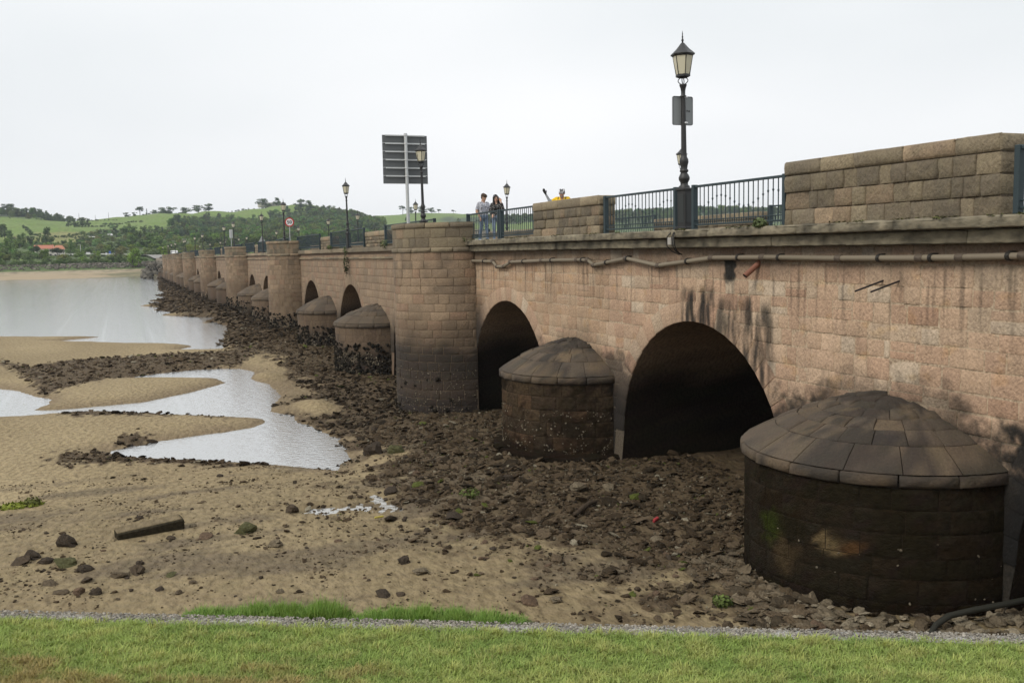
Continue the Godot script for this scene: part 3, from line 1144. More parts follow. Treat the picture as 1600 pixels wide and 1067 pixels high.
func bastion(br: Node3D, k: int) -> void:
	var c: float = piers[k]
	var r := pier_r(k)
	var near := k == 3
	var part := node_part("bastion", br)
	var top := 0.98
	var core := MB.new()
	var n := 24
	var prof := [[r - 0.012, -6.4], [r - 0.012, top - 0.05], [r - 0.4, top - 0.05], [r - 0.4, 0.3]]
	for q in prof.size():
		for j in n + 1:
			var g := PI * j / n
			var P := B(W - prof[q][0] * sin(g), prof[q][1], c + prof[q][0] * cos(g))
			core.p(P, Color(0.2, 0.15, 0.1))
	for q in prof.size() - 1:
		for j in n:
			var e := q * (n + 1) + j
			core.quad(e, e + 1, e + n + 2, e + n + 1)
	obj("core", core, M.mortar, part)
	var floor_ := MB.new()
	for j in n:
		var a := PI * j / n
		var b := PI * (j + 1) / n
		floor_.ftri(B(W, 0.3, c), B(W - (r - 0.3) * sin(a), 0.3, c + (r - 0.3) * cos(a)), B(W - (r - 0.3) * sin(b), 0.3, c + (r - 0.3) * cos(b)), Color(0.25, 0.24, 0.22))
	obj("paving", floor_, M.concrete, part)
	var joined := MB.new()
	var f := func(u: float, v: float, h: float) -> Vector3: return B(W - (r + h) * sin(u), v, c + (r + h) * cos(u))
	var rows := []
	var y := -0.06
	while y > -6.1:
		var h := R(0.26, 0.36)
		rows.append([y - h, y, 0.0])
		y -= h
	rows.append([0.12, 0.46, 1.0])
	rows.append([0.46, 0.8, 1.0])
	for q in rows:
		var a := R(-0.2, 0.0)
		while a < PI:
			var l := R(0.32, 0.72) / r
			var a0 := maxf(a, 0.0)
			var a1 := minf(a + l, PI)
			a += l
			if a1 - a0 < 0.06:
				continue
			var one := MB.new() if near else joined
			stone(one, f, a0 + 0.003, q[0] + 0.005, a1 - 0.003, q[1] - 0.005, 2 if near else 1, 2 if near else 1, 0.005, 0.01, R(0.0, 0.012), 0.006 if near else 0.003, pick(GREYB if q[2] > 0 else TAN), "parapet" if q[2] > 0 else "bastion")
			if near:
				obj("stone", one, M.stone, part)
	for q in [[-0.06, 0.12, 0.05, 9, "string_stone", GREYB], [0.8, 1.0, 0.045, 8, "coping_stone", GREYB]]:
		for j in q[3]:
			var one := MB.new() if near else joined
			stone(one, f, PI * j / q[3] + 0.002, q[0], PI * (j + 1) / q[3] - 0.002, q[1], 4, 1, 0.008, 0.03, q[2] + R(-0.004, 0.005), 0.003, pick(q[5]) * 1.25, "parapet", 0.03)
			if q[0] > 0.5:   # the top of the coping
				var first := one.v.size()
				for e in 5:
					var g: float = PI * (j + e / 4.0) / q[3]
					for rr in [r + 0.03, r - 0.42]:
						one.p(B(W - rr * sin(g), q[1] - 0.012, c + rr * cos(g)), tint(B(W - rr * sin(g), q[1], c + rr * cos(g)), Color(0.26, 0.21, 0.14), "parapet"))
				for e in 4:
					one.quad(first + e * 2, first + e * 2 + 2, first + e * 2 + 3, first + e * 2 + 1)
			if near:
				obj(q[4], one, M.stone, part)
	if not near:
		stuff(obj("stonework", joined, M.stone, part))

func deck(br: Node3D) -> void:
	var mb := MB.new()
	var t := 1.0
	var rows := 0
	while t < 300.5:   # pavement, kerb, road, kerb, pavement
		for q in [[W - 0.05, 0.26], [W + 1.5, 0.27], [W + 1.52, 0.14], [FAR_X - 1.52, 0.14], [FAR_X - 1.5, 0.27], [FAR_X, 0.26]]:
			mb.p(B(q[0], q[1], t), Color(0.2, 0.19, 0.175) if q[1] > 0.2 else Color(0.06, 0.06, 0.06))
		rows += 1
		t += 6.0
	for b in rows - 1:
		for a in 5:
			var k := b * 6 + a
			mb.quad(k, k + 1, k + 7, k + 6)
	obj("deck", mb, M.concrete, br)
	# two concrete cornice courses on the near length
	for tier in 2:
		var x0: float = [0.36, 0.2][tier]
		var y0: float = [0.16, -0.06][tier]
		var y1: float = [0.33, 0.15][tier]
		t = 2.0
		while t < 32.2:
			var l := minf(R(1.7, 3.2), 32.25 - t)
			if l < 0.3:
				break
			var one := MB.new()
			var dx := R(-0.02, 0.02)
			var f := func(u: float, v: float, h: float) -> Vector3: return B(W - x0 - dx - h, v, -u)
			var fu := func(u: float, v: float, h: float) -> Vector3: return B(W - x0 - dx - 0.004 + v, y1 + h, -u)
			var fd := func(u: float, v: float, h: float) -> Vector3: return B(W + 0.1 - v, y0 - h, -u)
			var base := Color(0.27, 0.24, 0.175) * R(0.85, 1.1)
			stone(one, f, -t - l + 0.004, y0, -t - 0.004, y1, 10, 2, 0.012, 0.016, 0.0, 0.012, base, "concrete", 0.03)
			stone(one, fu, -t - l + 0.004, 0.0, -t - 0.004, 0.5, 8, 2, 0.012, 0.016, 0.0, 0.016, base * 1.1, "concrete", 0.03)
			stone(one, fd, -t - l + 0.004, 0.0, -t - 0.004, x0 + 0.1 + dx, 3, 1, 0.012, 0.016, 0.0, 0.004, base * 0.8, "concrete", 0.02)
			obj("cornice_slab", one, M.concrete, br)
			t += l
	# beyond the first bastion a stone string course
	for k in range(3, 26, 3):
		var a: float = piers[k] + pier_r(k) - 0.05
		var b: float = (piers[k + 3] - pier_r(k + 3) + 0.05) if k < 24 else 299.0
		for q in [[0.06, 0.3, 0.16], [-0.3, -0.2, 0.09]]:
			var one := MB.new()
			var x1: float = q[2]
			var f := func(u: float, v: float, h: float) -> Vector3: return B(W - x1 - h, v, -u)
			var fu := func(u: float, v: float, h: float) -> Vector3: return B(W - x1 + v, q[1] + h, -u)
			var fd := func(u: float, v: float, h: float) -> Vector3: return B(W + 0.05 - v, q[0] - h, -u)
			var l := (b - a) / 12.0
			for j in 12:
				stone(one, f, -a - l * (j + 1) + 0.01, q[0], -a - l * j - 0.01, q[1], 4, 1, 0.02, 0.02, 0.0, 0.008, pick(GREYB) * 1.35, "parapet", 0.02)
				stone(one, fu, -a - l * (j + 1) + 0.01, 0.0, -a - l * j - 0.01, x1 + 0.1, 2, 1, 0.02, 0.02, 0.0, 0.008, pick(GREYB), "parapet", 0.02)
				stone(one, fd, -a - l * (j + 1) + 0.01, 0.0, -a - l * j - 0.01, x1 + 0.05, 1, 1, 0.02, 0.02, 0.0, 0.002, pick(GREYB), "parapet", 0.02)
			obj("string_course", one, M.stone, br)

# a length of stone parapet of courses and coping; lo and hi along T
func parapet(br: Node3D, lo: float, hi: float, y1: float, x0: float, near: bool) -> void:
	var part := node_part("parapet", br)
	var core := MB.new()
	var mid := (lo + hi) * 0.5
	core.box(B(x0 + 0.225, (0.3 + y1 - 0.1) * 0.5, mid), Vector3(0.42, y1 - 0.1 - 0.22, hi - lo - 0.02), Color(0.14, 0.11, 0.08))
	obj("core", core, M.mortar, part)
	var f := func(u: float, v: float, h: float) -> Vector3: return B(x0 - h, v, -u)
	var fend := func(u: float, v: float, h: float) -> Vector3: return B(u, v, lo - h)
	var ftop := func(u: float, v: float, h: float) -> Vector3: return B(x0 - 0.03 + v, y1 - 0.012 + h, -u)
	var fback := func(u: float, v: float, h: float) -> Vector3: return B(x0 + 0.45 + h, v, u)
	var joined := MB.new()
	var rows := 3
	var ych := (y1 - 0.26 - 0.3) / rows
	for j in rows:
		var v0 := 0.3 + ych * j
		var t := lo
		while t < hi - 0.01:
			var l := R(0.2, 0.62)
			var t1 := minf(t + l, hi)
			if hi - t1 < 0.2:
				t1 = hi
			var one := MB.new() if near else joined
			stone(one, f, -t1 + 0.008, v0 + 0.006, -t - 0.008, v0 + ych - 0.006, 4, 3, 0.008, 0.008, R(0.0, 0.035), 0.012, pick(GREYB) * (1.35 if j == 0 and R(0, 1) < 0.4 else 1.0) * R(0.85, 1.15), "parapet", 0.016)
			if near:
				obj("stone", one, M.stone, part)
			t = t1
		var e := MB.new() if near else joined
		stone(e, fend, x0 - 0.01, v0 + 0.006, x0 + 0.45, v0 + ych - 0.006, 2, 2, 0.02, 0.02, 0.012, 0.008, pick(GREYB), "parapet", 0.03)
		if near:
			obj("stone", e, M.stone, part)
	stone(joined, fback, lo, 0.28, hi, y1 - 0.02, 6, 2, 0.02, 0.02, 0.01, 0.01, GREYB[0], "parapet", 0.03)
	var t := lo
	while t < hi - 0.01:
		var t1 := minf(t + R(0.75, 1.5), hi)
		if hi - t1 < 0.4:
			t1 = hi
		var one := MB.new() if near else joined
		var base := pick(GREYB) * 1.4
		stone(one, f, -t1 + 0.006, y1 - 0.25, -t - 0.006, y1 - 0.005, 4, 2, 0.016, 0.03, 0.04 + R(-0.008, 0.012), 0.006, base, "parapet", 0.0)
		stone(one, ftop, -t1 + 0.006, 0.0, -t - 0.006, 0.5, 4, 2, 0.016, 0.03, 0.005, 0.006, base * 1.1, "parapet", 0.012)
		if t <= lo + 0.001:
			stone(one, fend, x0 - 0.03, y1 - 0.25, x0 + 0.47, y1 - 0.012, 2, 2, 0.03, 0.03, 0.03, 0.006, base, "parapet", 0.01)
		if near:
			obj("coping_stone", one, M.stone, part)
		t = t1
	if not near:
		stuff(obj("stonework", joined, M.stone, part))
	else:
		obj("back_face", joined, M.stone, part)

var rails := []   # [lo, hi] of each length of railing on the near edge

func parapets(br: Node3D) -> void:
	parapet(br, 9.98, 14.7, 1.485, W - 0.22, true)
	parapet(br, 22.15, 26.4, 1.325, W - 0.22, true)
	rails = [[5.0, 9.85], [14.78, 17.98], [18.6, 22.08], [26.48, 29.36], [29.42, 32.6]]
	for k in range(3, 24, 3):
		var a: float = piers[k]
		var l: float = piers[k + 3] - a
		for q in [[0.275, 0.39], [0.63, 0.72]]:
			parapet(br, a + l * q[0], a + l * q[1], 1.06, W - 0.06, false)
		rails.append([a + pier_r(k) - 0.3, a + l * 0.275 - 0.05])
		rails.append([a + l * 0.39 + 0.05, a + l * 0.63 - 0.05])
		rails.append([a + l * 0.72 + 0.05, a + l - pier_r(k + 3) + 0.3])
	for t in [8.0, 27.0, 46.0, 65.0, 84.0, 103.0]:   # the other side of the road
		parapet(br, t, t + 7.0, 1.1, FAR_X - 0.4, false)

# ---------------------------------------------------------------- railings, lamps, signs, pipe
const RAILC := Color(0.038, 0.055, 0.065)
const IRON := Color(0.016, 0.017, 0.017)

func railing(lo: float, hi: float, label: String, single: bool, x := W - 0.1) -> void:
	var at := B(x, 0.33, lo)
	var t := thing("railing", label, "railing", at, 0.0, "iron railings along the bridge")
	var rise := sag(hi) - sag(lo)
	var l := hi - lo
	var P := func(s: float, y: float, out: float) -> Vector3: return Vector3(-out, y + rise * s / l, -s)
	var dirb := Basis.looking_at(Vector3(0, rise, -l).normalized())
	for q in [["top_rail", 0.92, 0.05, 0.06], ["bottom_rail", 0.1, 0.035, 0.04], ["middle_rail", 0.2, 0.022, 0.022]]:
		var mb := MB.new()
		mb.box(P.call(l * 0.5, q[1], 0.0), Vector3(q[3], q[2], l), RAILC, 0.006, dirb)
		obj(q[0], mb, M.painted_iron, t)
	for s in [0.06, l - 0.06]:
		var mb := MB.new()
		mb.box(P.call(s, 0.47, 0.0), Vector3(0.12, 0.98, 0.09), RAILC, 0.008)
		obj("post", mb, M.painted_iron, t)
	var step := 0.155
	var n := int((l - 0.24) / step)
	step = (l - 0.24) / maxf(n, 1)
	var all := MB.new()
	for k in range(1, n):
		var s := 0.12 + step * k
		var mb := MB.new()
		var o: Vector3 = P.call(s, 0.505, 0.0)
		mb.box(o, Vector3(0.016, 0.79, 0.016), RAILC)
		var ky := 0.56 + 0.13 * sin(s * 3.6)
		mb.lathe([Vector2(0.008, ky - 0.035), Vector2(0.022, ky - 0.008), Vector2(0.022, ky + 0.008), Vector2(0.008, ky + 0.035)], 6, RAILC, Transform3D(Basis.IDENTITY, Vector3(o.x, rise * s / l, o.z)))
		var half: Vector3 = P.call(s + step * 0.5, 0.16, 0.0)
		mb.box(half, Vector3(0.014, 0.1, 0.014), RAILC)
		if single:
			obj("baluster", mb, M.painted_iron, t)
		else:
			all.join(mb)
	if not single:
		stuff(obj("balusters", all, M.painted_iron, t))

func lamp_model(called: String) -> Node3D:
	var t := thing(called, "", "")
	var mb := MB.new()
	mb.box(Vector3(0, 0.04, 0), Vector3(0.34, 0.08, 0.34), IRON, 0.01)
	mb.box(Vector3(0, 0.5, 0), Vector3(0.24, 0.86, 0.24), IRON, 0.012)
	for s in 4:
		var b := Basis(Vector3.UP, s * PI / 2)
		mb.box(b * Vector3(0.122, 0.5, 0), Vector3(0.012, 0.66, 0.15), IRON * 1.4, 0.004, b)
	mb.box(Vector3(0, 0.95, 0), Vector3(0.3, 0.06, 0.3), IRON, 0.012)
	obj("pedestal", mb, M.black_iron, t)
	mb = MB.new()
	mb.lathe([Vector2(0.13, 0.97), Vector2(0.13, 1.02), Vector2(0.09, 1.05), Vector2(0.085, 1.1), Vector2(0.125, 1.17), Vector2(0.13, 1.22), Vector2(0.1, 1.29), Vector2(0.07, 1.33), Vector2(0.1, 1.36), Vector2(0.1, 1.39), Vector2(0.075, 1.42), Vector2(0.085, 1.5), Vector2(0.105, 1.58), Vector2(0.1, 1.64), Vector2(0.07, 1.7), Vector2(0.07, 1.74), Vector2(0.064, 1.78), Vector2(0.06, 2.2), Vector2(0.055, 2.8), Vector2(0.05, 3.06), Vector2(0.075, 3.07), Vector2(0.075, 3.1), Vector2(0.05, 3.11), Vector2(0.05, 3.2), Vector2(0.062, 3.27), Vector2(0.085, 3.33), Vector2(0.085, 3.36), Vector2(0.0, 3.37)], 14, IRON)
	obj("column", mb, M.black_iron, t)
	for s in 4:
		mb = MB.new()
		var b := Basis(Vector3.UP, s * PI / 2 + 0.5)
		var path := []
		for k in 9:
			var f := k / 8.0
			path.append(b * Vector3(0.03 + 0.085 * sin(f * PI) , 3.35 + 0.18 * f, 0))
		mb.tube(path, [0.011], 5, IRON)
		obj("bracket", mb, M.black_iron, t)
	mb = MB.new()   # frame: six corner bars between base and eave
	var r0 := 0.155
	var r1 := 0.235
	mb.lathe([Vector2(0.0, 3.5), Vector2(0.1, 3.5), Vector2(0.17, 3.53), Vector2(0.17, 3.53), Vector2(0.17, 3.58), Vector2(0.17, 3.58), Vector2(0.0, 3.58)], 6, IRON)
	for k in 6:
		var g := TAU * k / 6
		mb.tube([Vector3(r0 * cos(g), 3.56, -r0 * sin(g)), Vector3(r1 * cos(g), 4.03, -r1 * sin(g))], [0.012], 4, IRON)
	mb.lathe([Vector2(r1 + 0.01, 3.99), Vector2(r1 + 0.02, 4.02), Vector2(r1 + 0.02, 4.02), Vector2(0, 4.02)], 6, IRON)
	obj("lantern_frame", mb, M.black_iron, t)
	for k in 6:
		mb = MB.new()
		var g := TAU * k / 6 + 0.06
		var h := TAU * (k + 1) / 6 - 0.06
		var a := r0 - 0.006
		var b := r1 - 0.006
		mb.fquad(Vector3(a * cos(g), 3.585, -a * sin(g)), Vector3(a * cos(h), 3.585, -a * sin(h)), Vector3(b * cos(h), 3.99, -b * sin(h)), Vector3(b * cos(g), 3.99, -b * sin(g)), Color(1, 1, 1))
		obj("pane", mb, M.lamp_glass, t)
	mb = MB.new()
	mb.lathe([Vector2(0.275, 4.01), Vector2(0.285, 4.04), Vector2(0.285, 4.04), Vector2(0.15, 4.16), Vector2(0.04, 4.29), Vector2(0.02, 4.3)], 6, IRON * 1.6)
	mb.lathe([Vector2(0.0, 4.012), Vector2(0.275, 4.01)], 6, IRON)
	obj("roof", mb, M.black_iron, t)
	mb = MB.new()
	mb.lathe([Vector2(0.02, 4.29), Vector2(0.02, 4.33), Vector2(0.032, 4.35), Vector2(0.02, 4.38), Vector2(0.012, 4.4), Vector2(0.02, 4.43), Vector2(0.01, 4.46), Vector2(0.012, 4.5), Vector2(0.0, 4.58)], 8, IRON)
	obj("finial", mb, M.black_iron, t)
	return t

func lamps() -> void:
	var m := lamp_model("street_lamp")
	m.position = B(W - 0.12, 0.33, 18.28)
	m.scale = Vector3(0.94, 0.935, 0.94)
	m.rotation = Vector3(0, 0.3, 0.016)
	tag(m, "tall black lamp post nearest the camera carrying the grey sign plate", "street lamp", "black lamp posts along the bridge")
	var first := m
	var near := [[10.7, 35.0, 0.855, "black lamp post on the near bastion in front of the big road sign"], [W - 0.1, 52.0, 0.83, "black lamp post above an arch between the first and second bastions"], [W - 0.3, 72.6, 0.85, "black lamp post beside the round speed limit sign"],
		[W - 0.1, 85.5, 0.78, "black lamp post just beyond the second bastion"], [W - 0.3, 106.5, 0.8, "black lamp post beyond the third bastion with its lantern before the woods"], [W - 0.3, 116.0, 0.78, "black lamp post beside the back of the triangular sign"]]
	for q in near:
		dup(first, "street_lamp", B(q[0], 0.3, q[1]), q[1] * 0.37, q[3], "street lamp", "black lamp posts along the bridge").scale = Vector3.ONE * q[2]
	for t in [150.0, 166.0, 191.0, 196.0, 226.0, 243.0, 260.0, 290.0]:
		dup(first, "street_lamp", B(W - 0.1, 0.3, t), t * 0.37, "small distant black lamp post near the far end of the bridge", "street lamp", "distant lamp posts at the far end").scale = Vector3.ONE * 0.76
	var other := [[32.3, "black lamp post half hidden behind the nearest tall lamp's column"], [50.5, "lamp post with pale lantern roof standing behind the walking couple"], [68.5, "black lamp post half hidden behind the near bastion's lamp"], [87.0, "lamp post across the road right of the middle lamp"], [100.0, "thin lamp post across the road left of the middle lamp"]]
	for q in other:
		dup(first, "street_lamp", B(FAR_X - 0.2, 0.3, q[0]), q[0] * 0.31, q[1], "street lamp", "black lamp posts along the bridge").scale = Vector3.ONE * 0.8
	for t in [118.0, 136.0, 170.0, 181.0, 206.0, 216.0, 241.0, 274.0]:
		dup(first, "street_lamp", B(FAR_X - 0.2, 0.3, t), t * 0.31, "small distant lamp post across the road among those before the woods", "street lamp", "distant lamp posts across the road").scale = Vector3.ONE * 0.76

func signs() -> void:
	# the big sign seen from behind
	var t := thing("road_sign", "large grey road sign of stacked panels seen from behind on a pale post", "road sign", B(10.32, 0.3, 35.75))
	var mb := MB.new()
	mb.tube([Vector3(0, 0, 0), Vector3(-0.02, 4.16, 0)], [0.065], 12, Color(0.5, 0.52, 0.52))
	obj("post", mb, M.metal, t)
	for k in 6:
		mb = MB.new()
		mb.box(Vector3(-0.02, 3.95 - 0.305 * k, -0.13), Vector3(1.76, 0.298, 0.025), Color(0.105, 0.112, 0.115), 0.004)
		mb.box(Vector3(-0.02, 3.95 - 0.305 * k - 0.14, -0.105), Vector3(1.76, 0.012, 0.03), Color(0.3, 0.31, 0.31))
		obj("panel", mb, M.plain, t)
		if k < 6:
			mb = MB.new()
			mb.box(Vector3(-0.02, 4.085 - 0.305 * k, -0.085), Vector3(1.56, 0.05, 0.03), Color(0.55, 0.57, 0.57), 0.004)
			mb.lathe([Vector2(0.082, 0.0), Vector2(0.082, 0.04)], 12, Color(0.6, 0.6, 0.6), Transform3D(Basis.IDENTITY, Vector3(-0.02, 4.065 - 0.305 * k, 0)))
			obj("crossbar", mb, M.metal, t)
	# the plate on the near lamp
	t = thing("sign_plate", "grey rounded sign plate seen from behind clamped to the nearest lamp post", "sign", B(W - 0.12, 2.92, 18.36))
	mb = MB.new()
	var q := []
	var hw := 0.255
	var hh := 0.31
	var c := 0.04
	for s in [[1, 1, 0.0], [-1, 1, PI / 2], [-1, -1, PI], [1, -1, PI * 1.5]]:
		for j in 5:
			var g: float = s[2] + j * PI / 8
			q.append(Vector3(s[0] * (hw - c) + c * cos(g), s[1] * (hh - c) + c * sin(g), 0))
	for z in [0.0, -0.018]:
		var o := mb.p(Vector3(0, 0, z), Color(0.25, 0.265, 0.27))
		for p in q:
			mb.p(p + Vector3(0, 0, z), Color(0.25, 0.265, 0.27))
		for j in 20:
			if z == 0.0:
				mb.tri(o, o + 1 + j, o + 1 + (j + 1) % 20)
			else:
				mb.tri(o, o + 1 + (j + 1) % 20, o + 1 + j)
	for j in 20:
		var a: Vector3 = q[j]
		var b: Vector3 = q[(j + 1) % 20]
		mb.fquad(a + Vector3(0, 0, 0.012), a - Vector3(0, 0, 0.018), b - Vector3(0, 0, 0.018), b + Vector3(0, 0, 0.012), Color(0.12, 0.125, 0.13))
		mb.fquad(a * 0.97 + Vector3(0, 0, 0.012), a + Vector3(0, 0, 0.012), b + Vector3(0, 0, 0.012), b * 0.97 + Vector3(0, 0, 0.012), Color(0.14, 0.145, 0.15))
	obj("plate", mb, M.plain, t)
	for y in [-0.27, 0.28]:
		mb = MB.new()
		mb.lathe([Vector2(0.062, -0.015), Vector2(0.066, -0.015), Vector2(0.066, 0.015), Vector2(0.062, 0.015)], 12, Color(0.7, 0.7, 0.7), Transform3D(Basis.IDENTITY, Vector3(0, y, 0.09)))
		obj("clamp", mb, M.metal, t)
	mb = MB.new()
	for s in [[0.115, 0.01, 0.03, 0.02], [0.115, -0.012, 0.045, 0.008], [0.165, -0.005, 0.035, 0.035]]:
		mb.box(Vector3(s[0], s[1], 0.003), Vector3(s[2], s[3], 0.003), Color(0.05, 0.05, 0.05))
	obj("sticker", mb, M.plain, t)
	# speed limit
	t = thing("speed_limit_sign", "round white sign with red rim reading 50 on a grey post", "road sign", B(W - 0.1, 0.3, 71.3))
	mb = MB.new()
	mb.tube([Vector3.ZERO, Vector3(0, 2.25, 0)], [0.03], 8, Color(0.42, 0.43, 0.43))
	obj("post", mb, M.metal, t)
	var face := Transform3D(Basis(Vector3.RIGHT, PI / 2), Vector3(0, 2.1, 0.05))
	mb = MB.new()
	mb.lathe([Vector2(0, -0.02), Vector2(0.33, -0.02), Vector2(0.33, 0.0), Vector2(0.33, 0.0), Vector2(0.25, 0.003), Vector2(0.25, 0.0)], 28, Color(0.45, 0.02, 0.02), face)
	obj("rim", mb, M.plain, t)
	mb = MB.new()
	mb.lathe([Vector2(0.252, 0.002), Vector2(0.0, 0.002)], 28, Color(0.75, 0.74, 0.72), face)
	obj("disc", mb, M.plain, t)
	var tm := TextMesh.new()
	tm.text = "50"
	var font := SystemFont.new()
	font.font_names = PackedStringArray(["Droid Sans"])
	font.font_weight = 700
	tm.font = font
	tm.font_size = 64
	tm.pixel_size = 0.0052
	tm.depth = 0.006
	var tmi := MeshInstance3D.new()
	tmi.name = "numerals"
	tmi.mesh = tm
	tmi.material_override = flat("black_print", Color(0.01, 0.01, 0.01), 0.6)
	tmi.position = Vector3(0, 2.1, 0.056)
	t.add_child(tmi)
	# back of a triangular sign and two more far signs
	t = thing("triangular_sign", "grey back of a triangular road sign on a thin post before the woods", "road sign", B(FAR_X - 0.3, 0.3, 150.0))
	mb = MB.new()
	mb.tube([Vector3.ZERO, Vector3(0, 2.7, 0)], [0.04], 8, Color(0.4, 0.41, 0.41))
	obj("post", mb, M.metal, t)
	mb = MB.new()
	for z in [0.0, -0.03]:
		mb.ftri(Vector3(-0.55, 1.9, z - 0.05), Vector3(0.55, 1.9, z - 0.05), Vector3(0, 2.85, z - 0.05), Color(0.33, 0.34, 0.34))
	obj("plate", mb, M.plain, t)
	t = thing("narrow_sign", "narrow pale sign edge on beside a distant lamp post", "road sign", B(W - 0.35, 0.3, 108.5))
	mb = MB.new()
	mb.tube([Vector3.ZERO, Vector3(0, 2.6, 0)], [0.035], 8, Color(0.4, 0.41, 0.41))
	obj("post", mb, M.metal, t)
	mb = MB.new()
	mb.box(Vector3(0, 2.2, -0.05), Vector3(0.34, 0.9, 0.03), Color(0.5, 0.51, 0.5), 0.01)
	obj("plate", mb, M.plain, t)

func pipes() -> void:
	var pts := [[-0.22, 5.0], [-0.235, 9.66], [-0.26, 10.75], [-0.27, 11.53], [-0.28, 13.36], [-0.265, 15.5], [-0.28, 17.25], [-0.46, 19.42], [-0.3, 20.96], [-0.48, 22.7], [-0.35, 23.07], [-0.345, 23.72], [-0.37, 26.1], [-0.42, 28.56], [-0.56, 29.14], [-0.57, 29.76], [-0.4, 30.15], [-0.385, 32.2]]
	var t := thing("water_pipe", "long grey kinked water pipe strapped along the bridge face below the cornice", "pipe", B(W, -0.3, 18.0))
	var o := t.position
	for k in pts.size() - 1:
		var a := B(W - 0.11, pts[k][0], pts[k][1]) - o
		var b := B(W - 0.11, pts[k + 1][0], pts[k + 1][1]) - o
		var mb := MB.new()
		mb.tube([a, b], [0.05], 12, Color(0.25, 0.21, 0.15).lerp(Color(0.15, 0.12, 0.085), R(0, 0.5)))
		obj("pipe_length", mb, M.pipe, t)
		mb = MB.new()
		var d := (b - a).normalized()
		mb.tube([b - d * 0.07, b + d * 0.07], [0.064], 12, Color(0.11, 0.085, 0.062))
		obj("coupling", mb, M.pipe, t)
	for s in [9.9, 11.3, 12.4, 15.0, 16.3, 18.2, 20.9, 22.0, 23.4, 25.4, 27.5, 31.0]:
		var y := along(pts.map(func(q): return q[1]), pts.map(func(q): return q[0]), s)
		var mb := MB.new()
		mb.tube([B(W - 0.11, y, s - 0.03) - o, B(W - 0.11, y, s + 0.03) - o], [0.068], 12, Color(0.02, 0.017, 0.015))
		mb.box(B(W - 0.05, y + 0.05, s) - o, Vector3(0.12, 0.05, 0.05), Color(0.02, 0.017, 0.015))
		obj("bracket", mb, M.pipe, t)
	t = thing("drain_spout", "short broken orange clay spout sticking out under the grey pipe", "pipe", B(W, -0.34, 15.78))
	var mb := MB.new()
	mb.tube([Vector3(0.1, 0.04, 0.02), Vector3(-0.3, -0.29, -0.04)], [0.055], 12, Color(0.24, 0.095, 0.055), false)
	mb.tube([Vector3(-0.3, -0.29, -0.04), Vector3(0.1, 0.04, 0.02)], [0.045], 12, Color(0.05, 0.03, 0.02), false)
	obj("spout", mb, M.pipe, t)
	var rods := [["upper and farther of two black rods jutting from the pink wall", 12.37, 12.58], ["lower and nearer of two black rods jutting from the pink wall", 12.02, 12.22]]
	for q in rods:
		var r := thing("iron_rod", q[0], "rod", B(W, -0.645, q[1]))
		mb = MB.new()
		mb.tube([Vector3(0.1, 0.04, 0), Vector3(-0.45, -0.17, -(q[2] - q[1]))], [0.016], 8, Color(0.012, 0.011, 0.01))
		obj("bar", mb, M.black_iron, r)
	t = thing("junction_box", "small pale cable box with black cables on the cornice below the nearest lamp", "box", B(W - 0.37, 0.09, 18.42))
	mb = MB.new()
	mb.box(Vector3(-0.03, 0.0, 0), Vector3(0.08, 0.16, 0.14), Color(0.33, 0.31, 0.28), 0.008)
	obj("case", mb, M.plain, t)
	for s in [-0.09, 0.1, 0.16]:
		mb = MB.new()
		mb.tube([Vector3(0.02, 0.2, s * 0.6), Vector3(-0.06, 0.1, s), Vector3(-0.05, -0.1, s * 1.3), Vector3(0.05, -0.22, s * 0.8), Vector3(0.22, -0.3, s * 0.4)], [0.012], 6, Color(0.012, 0.012, 0.012))
		obj("cable", mb, M.plain, t)

func leaf_ball(mb: MB, o: Vector3, r: Vector3, n: int, size: float, dark: Color, light: Color) -> void:
	for k in n:
		var d := Vector3(rng.randfn(), rng.randfn(), rng.randfn()).normalized()
		var q := o + d * r * pow(R(0.1, 1.0), 0.4)
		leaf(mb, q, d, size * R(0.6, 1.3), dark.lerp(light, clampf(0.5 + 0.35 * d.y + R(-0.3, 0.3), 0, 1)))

func leaf(mb: MB, q: Vector3, d: Vector3, s: float, col: Color) -> void:
	var n := (d + Vector3(R(-1, 1), R(-0.6, 1), R(-1, 1)) * 0.8).normalized()
	var a := n.cross(Vector3(R(-1, 1), R(-1, 1), R(-1, 1))).normalized()
	var b := n.cross(a)
	mb.fquad(q - a * s * 0.5, q - b * s * 0.32, q + a * s * 0.5, q + b * s * 0.32, col)

